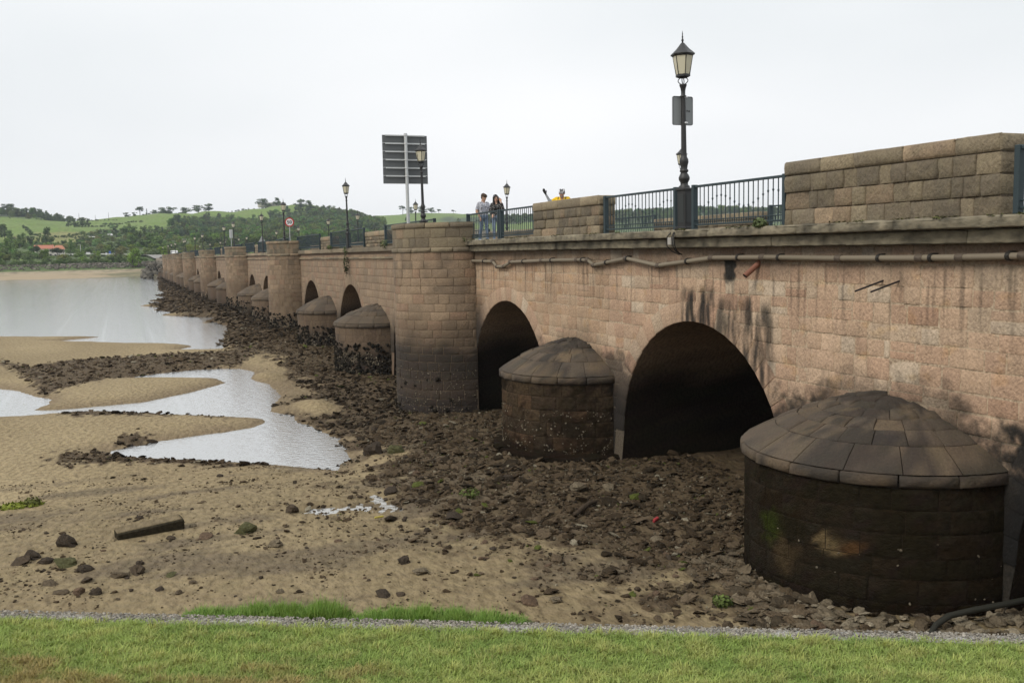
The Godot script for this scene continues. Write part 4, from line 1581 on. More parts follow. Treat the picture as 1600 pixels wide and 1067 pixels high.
func weeds() -> void:
	var list := [[W - 0.25, 0.33, 43.9, 0.28, "leafy grey green bush growing on the ledge beside the near bastion"], [W - 0.15, 0.1, 52.4, 0.3, "dark plant hanging down the wall above a middle arch"], [W - 0.4, 0.33, 32.3, 0.16, "small green weed on the cornice where it meets the bastion"], [W - 0.35, 0.34, 15.3, 0.14, "green weed tuft at the foot of the near railing"], [W - 0.3, 0.34, 56.2, 0.2, "low weeds on the ledge below the farther railing"]]
	for q in list:
		var t := thing("weed", q[4], "plant", B(q[0], q[1], q[2]))
		var mb := MB.new()
		var r: float = q[3]
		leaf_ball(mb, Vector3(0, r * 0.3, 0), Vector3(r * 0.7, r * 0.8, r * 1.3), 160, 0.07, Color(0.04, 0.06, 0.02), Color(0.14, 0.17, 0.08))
		if q[2] > 51 and q[2] < 53:
			leaf_ball(mb, Vector3(-0.05, -0.7, 0), Vector3(0.15, 0.7, 0.3), 260, 0.09, Color(0.02, 0.022, 0.012), Color(0.06, 0.07, 0.03))
		obj("leaves", mb, M.leaf, t)
	# moss and scraps of turf along the cornice
	var mb := MB.new()
	for k in 420:
		var t := R(9.0, 32.2)
		if na.get_noise_2d(t * 1.3, 3.0) < -0.05:
			continue
		var q := B(W - R(0.22, 0.4), 0.325, t)
		for j in 3:
			leaf(mb, q + Vector3(R(-0.03, 0.03), R(0, 0.03), R(-0.06, 0.06)), Vector3.UP, R(0.03, 0.08), Color(0.045, 0.05, 0.02).lerp(Color(0.12, 0.12, 0.05), R(0, 1)))
	tag(obj("moss", mb, M.leaf), "dark moss and scraps of turf along the cornice", "", "", "stuff")

func furniture() -> void:
	var labels := ["grey green railing at the near edge before the right end post", "grey green railing bay nearest the camera between lamp and big stone parapet", "grey green railing bay left of the nearest lamp post", "grey green railing bay before the couple, joining the small stone parapet", "grey green railing bay in front of the couple beside the near bastion"]
	for k in rails.size():
		var q: Array = rails[k]
		if k < 5:
			railing(q[0], q[1], labels[k], true)
		else:
			var gap: String = ["first and second", "second and third", "third and fourth", "fourth and fifth", "fifth and sixth", "sixth and seventh", "seventh and eighth"][(k - 5) / 3]
			var which: String = ["nearest", "middle", "farthest"][(k - 5) % 3]
			railing(q[0], q[1], "%s grey railing bay between the %s bastions" % [which, gap], k < 8)
	for t in [15.2, 34.2, 53.2, 72.2, 91.2]:
		railing(t, t + 11.6, "railing on the far side of the road %d metres along the bridge" % int(t), false, FAR_X - 0.2)
	lamps()
	signs()
	pipes()
	weeds()

# ---------------------------------------------------------------- people: a field of capsules meshed as surface nets
# bones: [ax, ay, az, bx, by, bz, ra, rb, colour]
func flesh(mb: MB, bones: Array, cell: float, blend: float, cols: Array, x := Transform3D.IDENTITY, paint = null) -> void:
	var lo := Vector3.ONE * 1e9
	var hi := -lo
	for b in bones:
		var r := maxf(b[6], b[7]) + blend + cell * 2
		for p in [Vector3(b[0], b[1], b[2]), Vector3(b[3], b[4], b[5])]:
			lo = lo.min(p - Vector3.ONE * r)
			hi = hi.max(p + Vector3.ONE * r)
	var n := Vector3i(((hi - lo) / cell).ceil()) + Vector3i.ONE
	var sy := n.x
	var sz := n.x * n.y
	var f := PackedFloat32Array()
	f.resize(n.x * n.y * n.z)
	f.fill(10.0)
	var own := PackedInt32Array()
	own.resize(f.size())
	var best := f.duplicate()
	for b in bones:
		var A := Vector3(b[0], b[1], b[2])
		var C := Vector3(b[3], b[4], b[5])
		var r := maxf(b[6], b[7]) + blend + cell * 2
		var p0 := Vector3i((A.min(C) - Vector3.ONE * r - lo) / cell).clamp(Vector3i.ZERO, n - Vector3i.ONE)
		var p1 := (Vector3i((A.max(C) + Vector3.ONE * r - lo) / cell) + Vector3i.ONE).clamp(Vector3i.ZERO, n - Vector3i.ONE)
		var e := C - A
		var l2 := maxf(e.length_squared(), 1e-9)
		for k in range(p0.z, p1.z + 1):
			for j in range(p0.y, p1.y + 1):
				var q := k * sz + j * sy
				for i in range(p0.x, p1.x + 1):
					var w := lo + Vector3(i, j, k) * cell - A
					var s := clampf(w.dot(e) / l2, 0, 1)
					var d: float = (w - e * s).length() - lerpf(b[6], b[7], s)
					if d < best[q + i]:
						best[q + i] = d
						own[q + i] = b[8]
					var g: float = f[q + i]
					var h: float = maxf(blend - absf(d - g), 0.0) / blend
					f[q + i] = minf(d, g) - h * h * blend * 0.25
	var ids := {}
	var corner := [0, 1, sy, sy + 1, sz, sz + 1, sz + sy, sz + sy + 1]
	for k in n.z - 1:
		for j in n.y - 1:
			for i in n.x - 1:
				var q := k * sz + j * sy + i
				var m := 0
				for c in 8:
					if f[q + corner[c]] < 0:
						m |= 1 << c
				if m == 0 or m == 255:
					continue
				var s := Vector3.ZERO
				var cnt := 0
				for c in 8:
					for ax in 3:
						if c & (1 << ax):
							continue
						var c2: int = c | (1 << ax)
						var a := f[q + corner[c]]
						var b := f[q + corner[c2]]
						if (a < 0) != (b < 0):
							var o := Vector3(c & 1, (c >> 1) & 1, (c >> 2) & 1)
							o[ax] += a / (a - b)
							s += o
							cnt += 1
				var p := lo + (Vector3(i, j, k) + s / cnt) * cell
				var col: Color = cols[own[q]]
				if paint != null:
					col = paint.call(p, own[q], col)
				ids[q] = mb.p(x * p, col)
	for k in range(1, n.z - 1):
		for j in range(1, n.y - 1):
			for i in range(1, n.x - 1):
				var q := k * sz + j * sy + i
				var a := f[q] < 0
				for ax in 3:
					var st: int = [1, sy, sz][ax]
					if a == (f[q + st] < 0):
						continue
					var u: int = [sy, sz, 1][ax]
					var w: int = [sz, 1, sy][ax]
					var A: int = ids[q]
					var Bq: int = ids[q - u]
					var C: int = ids[q - u - w]
					var D: int = ids[q - w]
					if a:
						mb.quad(A, Bq, C, D)
					else:
						mb.quad(D, C, Bq, A)

# a hand at the origin: palm runs along +y, thumb towards +x, palm faces +z
func hand(mb: MB, x: Transform3D, col: Color, curl: float, s := 1.0, glove := Color(-1, 0, 0)) -> void:
	var b := [[0, -0.03, 0, 0, 0.0, 0, 0.026, 0.026, 0], [-0.022, 0.03, 0, -0.028, 0.075, 0, 0.016, 0.013, 0], [0.0, 0.02, 0, -0.005, 0.085, 0, 0.017, 0.013, 0], [0.018, 0.03, 0, 0.026, 0.08, 0, 0.017, 0.013, 0]]
	var fx := [-0.033, -0.011, 0.012, 0.033]
	var fl := [0.055, 0.075, 0.08, 0.07]
	for k in 4:
		var p := Vector3(fx[k] * 0.9, 0.085 - absf(k - 1.8) * 0.006, 0)
		var d := Vector3(fx[k] * 0.25, 1, 0.15).normalized()
		for j in 3:
			var l: float = fl[k] * [0.45, 0.32, 0.23][j]
			d = d.rotated(Vector3.RIGHT, curl)
			var q := p + d * l
			b.append([p.x, p.y, p.z, q.x, q.y, q.z, 0.0095 - j * 0.0006, 0.009 - j * 0.0008, 0])
			p = q
	b.append([0.02, 0.01, 0.008, 0.05, 0.045, 0.018, 0.016, 0.012, 0])
	b.append([0.05, 0.045, 0.018, 0.062, 0.078, 0.025, 0.011, 0.009, 0])
	for q in b:
		for k in 8:
			q[k] *= s
	var c := col if glove.r < 0 else glove
	flesh(mb, b, 0.0048, 0.008, [c], x)

func head(mb: MB, x: Transform3D, skin: Color, male: bool, lip: Color) -> void:
	# origin at the base of the skull, face to +z
	var j := 0.012 if male else 0.0
	var b := [[0, 0.14, -0.035, 0, 0.13, 0.02, 0.084, 0.078, 0], [0, 0.06, 0.02, 0, 0.09, 0.03, 0.062, 0.07, 0], [0, 0.015 - j, 0.062, 0, 0.03, 0.05, 0.03 + j * 0.5, 0.045, 0],
		[-0.04, 0.03, 0.02, -0.018, 0.01, 0.06, 0.03, 0.026, 0], [0.04, 0.03, 0.02, 0.018, 0.01, 0.06, 0.03, 0.026, 0],
		[0, 0.105, 0.1, 0, 0.075, 0.115, 0.009, 0.014, 0], [-0.012, 0.07, 0.104, 0.012, 0.07, 0.104, 0.009, 0.009, 0],
		[-0.03, 0.125, 0.088, 0.03, 0.125, 0.088, 0.013, 0.013, 0],
		[-0.078, 0.085, -0.005, -0.085, 0.11, -0.012, 0.012, 0.017, 0], [0.078, 0.085, -0.005, 0.085, 0.11, -0.012, 0.012, 0.017, 0],
		[-0.016, 0.038, 0.096, 0.016, 0.038, 0.096, 0.008, 0.008, 1], [0, -0.07, -0.02, 0, 0.03, -0.015, 0.058, 0.056, 0]]
	flesh(mb, b, 0.0075, 0.018, [skin, lip], x)
	for s in [-1.0, 1.0]:
		var e := MB.new()
		e.ball(Vector3(s * 0.032, 0.105, 0.083), Vector3(0.015, 0.012, 0.014), 8, Color(0.6, 0.58, 0.55))
		e.ball(Vector3(s * 0.032, 0.105, 0.092), Vector3(0.007, 0.007, 0.006), 6, Color(0.02, 0.015, 0.01))
		for k in e.v.size():
			e.v[k] = x * e.v[k]
		mb.join(e)

func blob(called: String, parent: Node, bones: Array, cell: float, blend: float, cols: Array, m: Material, paint = null) -> void:
	var mb := MB.new()
	flesh(mb, bones, cell, blend, cols, Transform3D.IDENTITY, paint)
	obj(called, mb, m, parent)

func legs(jean: int, shoe: int, spread: float) -> Array:
	var b := []
	for s in [-1.0, 1.0]:
		var z: float = s * spread
		b.append([s * 0.088, 0.9, 0, s * 0.095, 0.5, 0.02 + z * 0.5, 0.088, 0.06, jean])
		b.append([s * 0.095, 0.5, 0.02 + z * 0.5, s * 0.1, 0.1, -0.02 + z, 0.06, 0.05, jean])
		b.append([s * 0.1, 0.045, -0.05 + z, s * 0.11, 0.038, 0.14 + z, 0.044, 0.036, shoe])
		b.append([s * 0.1, 0.1, -0.02 + z, s * 0.1, 0.05, -0.02 + z, 0.045, 0.045, shoe])
	b.append([-0.075, 0.93, 0, 0.075, 0.93, 0, 0.115, 0.115, jean])
	return b

func people() -> void:
	# man in a mottled grey shirt with backpack straps
	var skin := Color(0.42, 0.26, 0.18)
	var cols := [Color(0.36, 0.37, 0.41), skin, Color(0.15, 0.2, 0.28), Color(0.55, 0.55, 0.53)]
	var at := B(12.7, 0.3, 33.9)
	var turn := atan2(-at.x, -at.z) + 0.5
	var man := thing("person", "person in mottled grey shirt with dark backpack straps, looking down at their companion", "person", at, turn)
	var b := legs(2, 3, 0.12)
	b.append_array([[-0.07, 1.0, 0, -0.09, 1.3, 0.0, 0.11, 0.12, 0], [0.07, 1.0, 0, 0.09, 1.3, 0.0, 0.11, 0.12, 0], [-0.1, 1.33, 0, 0.1, 1.33, 0, 0.12, 0.12, 0], [-0.16, 1.42, -0.01, 0.16, 1.42, -0.01, 0.066, 0.066, 0], [0, 1.42, 0, 0, 1.56, 0.01, 0.06, 0.055, 1],
		[-0.19, 1.41, -0.01, -0.25, 1.22, -0.03, 0.068, 0.064, 0], [-0.25, 1.24, -0.03, -0.27, 1.12, -0.02, 0.05, 0.044, 1], [-0.27, 1.12, -0.02, -0.23, 0.92, 0.12, 0.043, 0.03, 1],
		[0.19, 1.41, -0.01, 0.25, 1.22, -0.02, 0.068, 0.064, 0], [0.25, 1.24, -0.02, 0.27, 1.13, 0.0, 0.05, 0.044, 1], [0.27, 1.13, 0.0, 0.2, 1.05, 0.23, 0.043, 0.03, 1]])
	var mb := MB.new()
	var mottle := func(p: Vector3, k: int, c: Color) -> Color: return c * (1.0 + 0.9 * nb.get_noise_3dv(p * 6.0)) if k == 0 else (c * (1.0 + 0.3 * nb.get_noise_3dv(p * 3.0)) if k == 2 else c)
	flesh(mb, b, 0.016, 0.03, cols, Transform3D.IDENTITY, mottle)
	var hx := Transform3D(Basis.from_euler(Vector3(0.35, 0.25, 0)), Vector3(0, 1.55, 0.01))
	head(mb, hx, skin, true, Color(0.36, 0.17, 0.14))
	hand(mb, Transform3D(Basis.from_euler(Vector3(2.5, 0, 0.1)), Vector3(-0.23, 0.9, 0.14)), skin, 0.35)
	hand(mb, Transform3D(Basis.from_euler(Vector3(1.5, 0.2, 0.4)), Vector3(0.19, 1.05, 0.25)), skin, 0.35)
	var bodym := obj("body", mb, M.cloth, man)
	mb = MB.new()
	var hb := [[0, 0.16, -0.05, 0, 0.165, 0.03, 0.093, 0.082, 0], [-0.06, 0.13, -0.04, -0.06, 0.08, -0.05, 0.05, 0.035, 0], [0.06, 0.13, -0.04, 0.06, 0.08, -0.05, 0.05, 0.035, 0], [0, 0.12, -0.08, 0, 0.05, -0.08, 0.06, 0.045, 0], [-0.05, 0.17, 0.07, 0.04, 0.175, 0.075, 0.03, 0.035, 0]]
	flesh(mb, hb, 0.009, 0.02, [Color(0.045, 0.026, 0.015)], hx, func(p: Vector3, _k: int, c: Color) -> Color: return c * (1.0 + 0.8 * nb.get_noise_3dv(p * Vector3(25, 8, 25))))
	obj("hair", mb, M.cloth, man)
	blob("backpack", man, [[-0.08, 1.05, -0.2, -0.08, 1.35, -0.19, 0.075, 0.07, 0], [0.08, 1.05, -0.2, 0.08, 1.35, -0.19, 0.075, 0.07, 0], [-0.12, 1.0, -0.12, -0.13, 1.25, 0.1, 0.02, 0.022, 0], [-0.13, 1.25, 0.1, -0.12, 1.46, 0.03, 0.022, 0.022, 0], [-0.12, 1.46, 0.03, -0.1, 1.38, -0.16, 0.022, 0.02, 0], [0.12, 1.0, -0.12, 0.13, 1.25, 0.1, 0.02, 0.022, 0], [0.13, 1.25, 0.1, 0.12, 1.46, 0.03, 0.022, 0.022, 0], [0.12, 1.46, 0.03, 0.1, 1.38, -0.16, 0.022, 0.02, 0]], 0.014, 0.015, [Color(0.02, 0.024, 0.026)], M.cloth)

	# woman in a black flowered blouse, hand at her hair
	at = B(12.7, 0.3, 32.6)
	turn = atan2(-at.x, -at.z) + 0.1
	var wom := thing("person", "person with long dark hair and sunglasses in black flowered blouse, hand at hair", "person", at, turn)
	skin = Color(0.5, 0.31, 0.22)
	cols = [Color(0.018, 0.017, 0.018), skin, Color(0.16, 0.21, 0.29), Color(0.5, 0.5, 0.5)]
	b = legs(2, 3, -0.1)
	for q in b:
		for k in 8:
			q[k] *= 0.93
	b.append_array([[-0.06, 0.9, 0, -0.065, 1.1, 0.0, 0.105, 0.088, 0], [0.06, 0.9, 0, 0.065, 1.1, 0.0, 0.105, 0.088, 0], [-0.07, 1.22, 0.01, 0.07, 1.22, 0.01, 0.105, 0.105, 0], [-0.055, 1.2, 0.07, 0.055, 1.2, 0.07, 0.06, 0.06, 0], [-0.125, 1.33, -0.01, 0.125, 1.33, -0.01, 0.055, 0.055, 0], [0, 1.33, 0, 0, 1.46, 0.01, 0.048, 0.045, 1],
		[-0.15, 1.32, -0.01, -0.22, 1.08, -0.03, 0.055, 0.048, 0], [-0.22, 1.08, -0.03, -0.17, 0.95, 0.14, 0.046, 0.04, 0], [-0.17, 0.95, 0.14, -0.14, 0.93, 0.19, 0.03, 0.026, 1],
		[0.15, 1.32, -0.01, 0.27, 1.12, 0.05, 0.055, 0.05, 0], [0.27, 1.12, 0.05, 0.2, 1.32, 0.13, 0.05, 0.05, 0], [0.2, 1.32, 0.13, 0.17, 1.4, 0.14, 0.03, 0.026, 1]])
	mb = MB.new()
	flesh(mb, b, 0.016, 0.028, cols, Transform3D.IDENTITY, func(p: Vector3, k: int, c: Color) -> Color: return c.lerp(Color(0.5, 0.48, 0.45), sstep(0.28, 0.4, nb.get_noise_3dv(p * 9.0))) if k == 0 else (c * (1.0 + 0.3 * nb.get_noise_3dv(p * 3.0)) if k == 2 else c))
	hx = Transform3D(Basis.from_euler(Vector3(0.05, 0.1, 0.05)).scaled(Vector3.ONE * 0.94), Vector3(0, 1.45, 0.01))
	head(mb, hx, skin, false, Color(0.42, 0.12, 0.1))
	hand(mb, Transform3D(Basis.from_euler(Vector3(2.2, 0, 0.5)), Vector3(-0.13, 0.93, 0.21)), skin, 0.35, 0.92)
	hand(mb, Transform3D(Basis.from_euler(Vector3(-0.3, -0.5, 0.5)), Vector3(0.165, 1.42, 0.145)), skin, 0.3, 0.92)
	obj("body", mb, M.cloth, wom)
	mb = MB.new()
	flesh(mb, [[0, 0.16, -0.05, 0, 0.165, 0.02, 0.095, 0.082, 0], [-0.075, 0.13, 0.01, -0.1, -0.2, 0.02, 0.045, 0.05, 0], [-0.1, -0.2, 0.02, -0.09, -0.36, 0.04, 0.05, 0.025, 0], [0.075, 0.13, 0.01, 0.12, -0.16, 0.0, 0.045, 0.055, 0], [0.12, -0.16, 0.0, 0.16, -0.32, 0.04, 0.05, 0.03, 0], [0, 0.12, -0.08, 0, -0.28, -0.11, 0.07, 0.06, 0], [-0.03, 0.18, 0.06, -0.07, 0.13, 0.05, 0.03, 0.03, 0]], 0.01, 0.025, [Color(0.014, 0.01, 0.009)], hx, func(p: Vector3, _k: int, c: Color) -> Color: return c * (1.0 + 0.8 * nb.get_noise_3dv(p * Vector3(25, 4, 25))))
	obj("hair", mb, M.gloss, wom)
	shades(wom, hx, Color(0.01, 0.01, 0.012))

	# cyclist in yellow behind the parapet, waving
	at = B(13.25, 0.13, 28.15)
	turn = atan2(-at.x, -at.z) - 0.1
	var cyc := thing("person", "person in yellow jersey and bike helmet waving a black gloved hand over the parapet", "person", at, turn)
	skin = Color(0.46, 0.25, 0.17)
	cols = [Color(0.72, 0.46, 0.01), skin, Color(0.02, 0.02, 0.024), Color(0.3, 0.31, 0.33)]
	b = legs(2, 2, 0.2)
	b.append_array([[-0.07, 1.0, 0, -0.09, 1.3, 0.02, 0.12, 0.13, 0], [0.07, 1.0, 0, 0.09, 1.3, 0.02, 0.12, 0.13, 0], [-0.1, 1.33, 0.02, 0.1, 1.33, 0.02, 0.125, 0.125, 0], [-0.17, 1.43, 0, 0.17, 1.43, 0, 0.07, 0.07, 0], [0, 1.42, 0.03, 0, 1.52, 0.08, 0.062, 0.057, 1],
		[-0.2, 1.42, 0, -0.33, 1.36, 0.06, 0.07, 0.058, 0], [-0.33, 1.36, 0.06, -0.4, 1.38, 0.1, 0.05, 0.046, 3], [-0.4, 1.38, 0.1, -0.5, 1.57, 0.14, 0.046, 0.034, 3],
		[0.2, 1.42, 0, 0.28, 1.2, 0.06, 0.07, 0.058, 0], [0.28, 1.2, 0.06, 0.2, 1.06, 0.28, 0.047, 0.034, 3]])
	mb = MB.new()
	flesh(mb, b, 0.016, 0.03, cols)
	hx = Transform3D(Basis.from_euler(Vector3(0.0, 0.0, 0)), Vector3(0, 1.485, 0.09))
	head(mb, hx, skin, true, Color(0.36, 0.17, 0.14))
	hand(mb, Transform3D(Basis.from_euler(Vector3(0, 0, 0.45)), Vector3(-0.515, 1.6, 0.145)), skin, 0.05, 1.1, Color(0.012, 0.012, 0.013))
	hand(mb, Transform3D(Basis.from_euler(Vector3(1.6, 0, 0.3)), Vector3(0.19, 1.05, 0.3)), skin, 0.4, 1.05, Color(0.012, 0.012, 0.013))
	obj("body", mb, M.cloth, cyc)
	mb = MB.new()
	flesh(mb, [[0, 0.0, 0.075, 0, 0.02, 0.065, 0.032, 0.04, 0], [-0.035, 0.03, 0.06, 0.035, 0.03, 0.06, 0.03, 0.03, 0]], 0.008, 0.01, [Color(0.2, 0.16, 0.13)], hx)
	obj("beard", mb, M.cloth, cyc)
	mb = MB.new()
	for k in 5:   # shell ribs of the helmet
		var s := (k - 2) * 0.036
		var path := []
		for j in 9:
			var g := lerpf(-0.35, PI * 0.95, j / 8.0)
			path.append(hx * Vector3(s * (0.6 + 0.5 * sin(g)), 0.135 + 0.115 * sin(g), -0.02 + 0.135 * cos(g)))
		mb.tube(path, [0.017], 6, Color(0.6, 0.6, 0.62) if k % 2 == 0 else Color(0.04, 0.04, 0.045))
	obj("helmet", mb, M.gloss, cyc)
	mb = MB.new()
	flesh(mb, [[0, 0.15, -0.05, 0, 0.155, 0.035, 0.098, 0.088, 0]], 0.01, 0.01, [Color(0.03, 0.03, 0.035)], hx)
	obj("helmet_liner", mb, M.cloth, cyc)
	shades(cyc, hx, Color(0.03, 0.008, 0.008))
	mb = MB.new()
	for s in [-1.0, 1.0]:
		mb.tube([Vector3(s * 0.13, 1.1, 0.16), Vector3(s * 0.13, 1.3, 0.16), Vector3(s * 0.12, 1.46, 0.08), Vector3(s * 0.12, 1.5, -0.02), Vector3(s * 0.11, 1.4, -0.12)], [0.014], 6, Color(0.015, 0.015, 0.016))
	obj("strap", mb, M.cloth, cyc)

func shades(o: Node, hx: Transform3D, col: Color) -> void:
	var mb := MB.new()
	for s in [-1.0, 1.0]:
		mb.ball(Vector3(s * 0.034, 0.105, 0.098), Vector3(0.028, 0.02, 0.012), 10, col)
		mb.tube([Vector3(s * 0.06, 0.108, 0.09), Vector3(s * 0.084, 0.108, 0.0)], [0.004], 5, col)
	mb.tube([Vector3(-0.01, 0.11, 0.106), Vector3(0.01, 0.11, 0.106)], [0.004], 5, col)
	for k in mb.v.size():
		mb.v[k] = hx * mb.v[k]
	obj("sunglasses", mb, M.gloss, o)

# ---------------------------------------------------------------- rocks and rubble
func rock_mesh(sd: int, cuts: int, flatness: float) -> MB:
	var mb := MB.new()
	var r := RandomNumberGenerator.new()
	r.seed = sd
	var planes := []
	for k in cuts:
		planes.append([Vector3(r.randfn(), r.randfn(), r.randfn()).normalized(), r.randf_range(0.2, 0.42)])
	var rows := 6
	var n := 9
	var pts := []
	for k in rows + 1:
		var f := PI * k / rows
		for j in n:
			var g := TAU * (j + 0.5 * (k % 2)) / n
			var d := Vector3(sin(f) * cos(g), cos(f), -sin(f) * sin(g))
			var p := d * (0.5 + 0.3 * nb.get_noise_3dv(d * 1.1 + Vector3(sd * 3.0, 0, 0)))
			for q in planes:
				var e: float = p.dot(q[0]) - q[1]
				if e > 0:
					p -= q[0] * e
			pts.append(p * Vector3(1, flatness, 0.85))
	for k in rows:
		for j in n:
			var a: Vector3 = pts[k * n + j]
			var b: Vector3 = pts[k * n + (j + 1) % n]
			var c: Vector3 = pts[(k + 1) * n + (j + 1) % n]
			var e: Vector3 = pts[(k + 1) * n + j]
			var s := 0.85 + 0.3 * r.randf()
			if k > 0:
				mb.ftri(a, c, b, Color(s, s, s))
			if k < rows - 1:
				mb.ftri(a, e, c, Color(s, s, s))
	return mb

func scatter(called: String, label: String, meshes: Array, where: Array, tints: Array, m: Material) -> void:
	for k in meshes.size():
		var mm := MultiMesh.new()
		mm.transform_format = MultiMesh.TRANSFORM_3D
		mm.use_colors = true
		mm.mesh = meshes[k]
		var idx := range(k, where.size(), meshes.size())
		if idx.is_empty():
			continue
		mm.instance_count = idx.size()
		var j := 0
		for i in idx:
			mm.set_instance_transform(j, where[i])
			mm.set_instance_color(j, tints[i])
			j += 1
		var o := MultiMeshInstance3D.new()
		o.name = numbered(called)
		o.multimesh = mm
		o.material_override = m
		add_child(o)
		tag(o, label, "", "", "stuff")

func any_turn(s: Vector3, lie := 0.5) -> Basis:
	return (Basis(Vector3.UP, R(0, TAU)) * Basis.from_euler(Vector3(R(-lie, lie), 0, R(-lie, lie)))).scaled_local(s)

const MUDC := [Color(0.088, 0.064, 0.041), Color(0.066, 0.049, 0.032), Color(0.115, 0.085, 0.054), Color(0.048, 0.037, 0.025), Color(0.155, 0.118, 0.08)]

func rubble() -> void:
	var meshes := []
	for k in 8:
		meshes.append(rock_mesh(k + 1, 7, [0.6, 0.45, 0.75, 0.35, 0.6, 0.5, 0.3, 0.7][k]).mesh(M.rock))
	var where := []
	var tints := []
	var tries := 0
	while where.size() < 78000 and tries < 700000:
		tries += 1
		var t := 8.5 * pow(9.0, R(0, 1))
		var x := R(-7.0, 13.5) if t < 64 else R(2.0, 13.0)
		if t > 30 and R(0, 1) < 0.35:
			continue
		var r := rubble_at(x, t)
		if R(0, 1) > r * r * (0.2 + 0.8 * sstep(-0.2, 0.2, nb.get_noise_2d(x * 0.7, t * 0.5) + 0.5 * na.get_noise_2d(x * 3, t * 2))):
			continue
		var h := bed(x, t)
		if h < WL - 0.06:
			continue
		var s := 0.032 * exp(0.72 * rng.randfn()) * (1.0 + 0.014 * t)
		if t < 13.0 and x > 7.5:
			s *= 1.6
		s = minf(s, 0.34)
		where.append(Transform3D(any_turn(Vector3(s, s, s) * Vector3(R(0.8, 1.6), R(0.4, 0.95), R(0.8, 1.4))), V(x, h + 0.05 * r * na.get_noise_2d(x * 4, t * 4) + s * 0.12, t)))
		var c := pick(MUDC)
		if t < 14.0 and x > 7.0:
			c = c.lerp(Color(0.3, 0.25, 0.18), R(0.0, 0.75) * sstep(7.0, 9.5, x))
		elif R(0, 1) < 0.02:
			c = Color(0.33, 0.3, 0.23)
		if R(0, 1) < 0.015:
			c = Color(0.11, 0.13, 0.035)
		if absf(h - WL) < 0.1:
			c = c * 0.5
		tints.append(c)
	# lumpy weed-grown ridges farther along the foot of the piers, down to the river's edge
	tries = 0
	while tries < 9000:
		tries += 1
		var t := 62.0 * pow(4.6, R(0, 1))
		var x := R(1.0, 11.6)
		if R(0, 1) > sstep(-0.8, 1.5, x - along(rub_t, rub_x, t)):
			continue
		var h := bed(x, t)
		if h < WL - 0.15:
			continue
		var s := R(0.25, 0.6)
		where.append(Transform3D(any_turn(Vector3(s * R(1, 2.2), s * 0.6, s)), V(x, h, t)))
		tints.append(pick(MUDC) * (0.6 if x > 8.5 else 0.95))
	for k in 20000:
		var t := R(11.5, 27.0)
		var x := R(-4.0, 9.0)
		var n := na.get_noise_2d(x * 0.8 + 70, t * 0.8)
		if R(0, 1) > 0.1 + sstep(-0.05, 0.35, n) * 0.9:
			continue
		var s := 0.024 * exp(0.6 * rng.randfn())
		where.append(Transform3D(any_turn(Vector3(s * 1.4, s * 0.8, s)), V(x, bed(x, t) + s * 0.1, t)))
		tints.append(pick(MUDC) * 1.1)
	for k in 700:   # paler broken stone heaped at the foot of the nearest cutwater
		var x := R(7.8, 13.0)
		var t := R(9.0, 12.0)
		var s := R(0.05, 0.2)
		if Vector2(x - W, t - 12.25).length() < 2.4 or R(0, 1) > sstep(7.6, 9.4, x):
			continue
		where.append(Transform3D(any_turn(Vector3(s * 1.3, s * 0.7, s)), V(x, bed(x, t) + 0.04, t)))
		tints.append(Color(0.2, 0.165, 0.115).lerp(Color(0.42, 0.37, 0.28), R(0, 1)) * R(0.6, 1.15))
	scatter("rubble", "brown rubble and mussel covered stones strewn over the mud", meshes, where, tints, M.rock)

	# oyster shells: pale flakes on the lower courses and over the mud
	var shell := MB.new()
	shell.lathe([Vector2(0, 0.18), Vector2(0.3, 0.12), Vector2(0.5, 0.0), Vector2(0.3, -0.05), Vector2(0, -0.06)], 7, Color(1, 1, 1))
	var dark := [rock_mesh(40, 6, 0.8).mesh(M.rock), rock_mesh(41, 6, 0.9).mesh(M.rock), rock_mesh(42, 6, 0.7).mesh(M.rock)]
	var lumps := []
	var ltint := []
	where = []
	tints = []
	for k in range(1, 10):
		var c: float = piers[k]
		var r := pier_r(k)
		var g := sag(c)
		var n: int = [0, 120, 900, 1000, 1500, 1500, 1200, 900, 900, 800][k]
		for j in n:
			var a := R(0.1, PI)
			var y := lerpf(-5.7, -4.2 if k < 4 else -4.6, pow(R(0, 1), 1.5)) + g
			if k >= 6:
				y += 0.35
			if nb.get_noise_2d(a * 1.6 + k * 9, y * 0.9) < -0.08:
				continue
			var s := R(0.02, 0.055) if k < 4 else R(0.04, 0.1)
			var nrm := Vector3(-sin(a), 0, -cos(a))
			var b := Basis(Quaternion(Vector3.UP, (nrm + Vector3(R(-1, 1), R(-1, 1), R(-1, 1)) * 0.6).normalized())).scaled_local(Vector3(s, s * R(0.5, 1.0), s * R(0.6, 1.3)))
			where.append(Transform3D(b, V(W - (r + 0.015) * sin(a), y, c + (r + 0.015) * cos(a))))
			tints.append(Color(0.34, 0.3, 0.23).lerp(Color(0.1, 0.08, 0.06), R(0, 1)))
		if k >= 3:
			for j in ([0, 0, 0, 50, 700, 700, 700, 450, 450, 450][k]):
				var a := R(0.0, PI)
				var y := lerpf(-5.9, -4.3 + (0.2 if k > 5 else 0.0), pow(R(0, 1), 2.4)) + g * 0.5
				var s := R(0.07, 0.24)
				lumps.append(Transform3D(any_turn(Vector3(s, s, s), 1.5), V(W - (r + 0.02) * sin(a), y, c + (r + 0.02) * cos(a))))
				ltint.append(Color(0.03, 0.026, 0.02) * R(0.6, 1.6))
	for j in 2600:
		var t := R(10, 34)
		var x := R(6.5, 12.5)
		if R(0, 1) > rubble_at(x, t):
			continue
		var s := R(0.02, 0.05)
		where.append(Transform3D(any_turn(Vector3(s, s, s), 1.0), V(x, bed(x, t) + 0.05, t)))
		tints.append(Color(0.33, 0.3, 0.23) * R(0.3, 1.0))
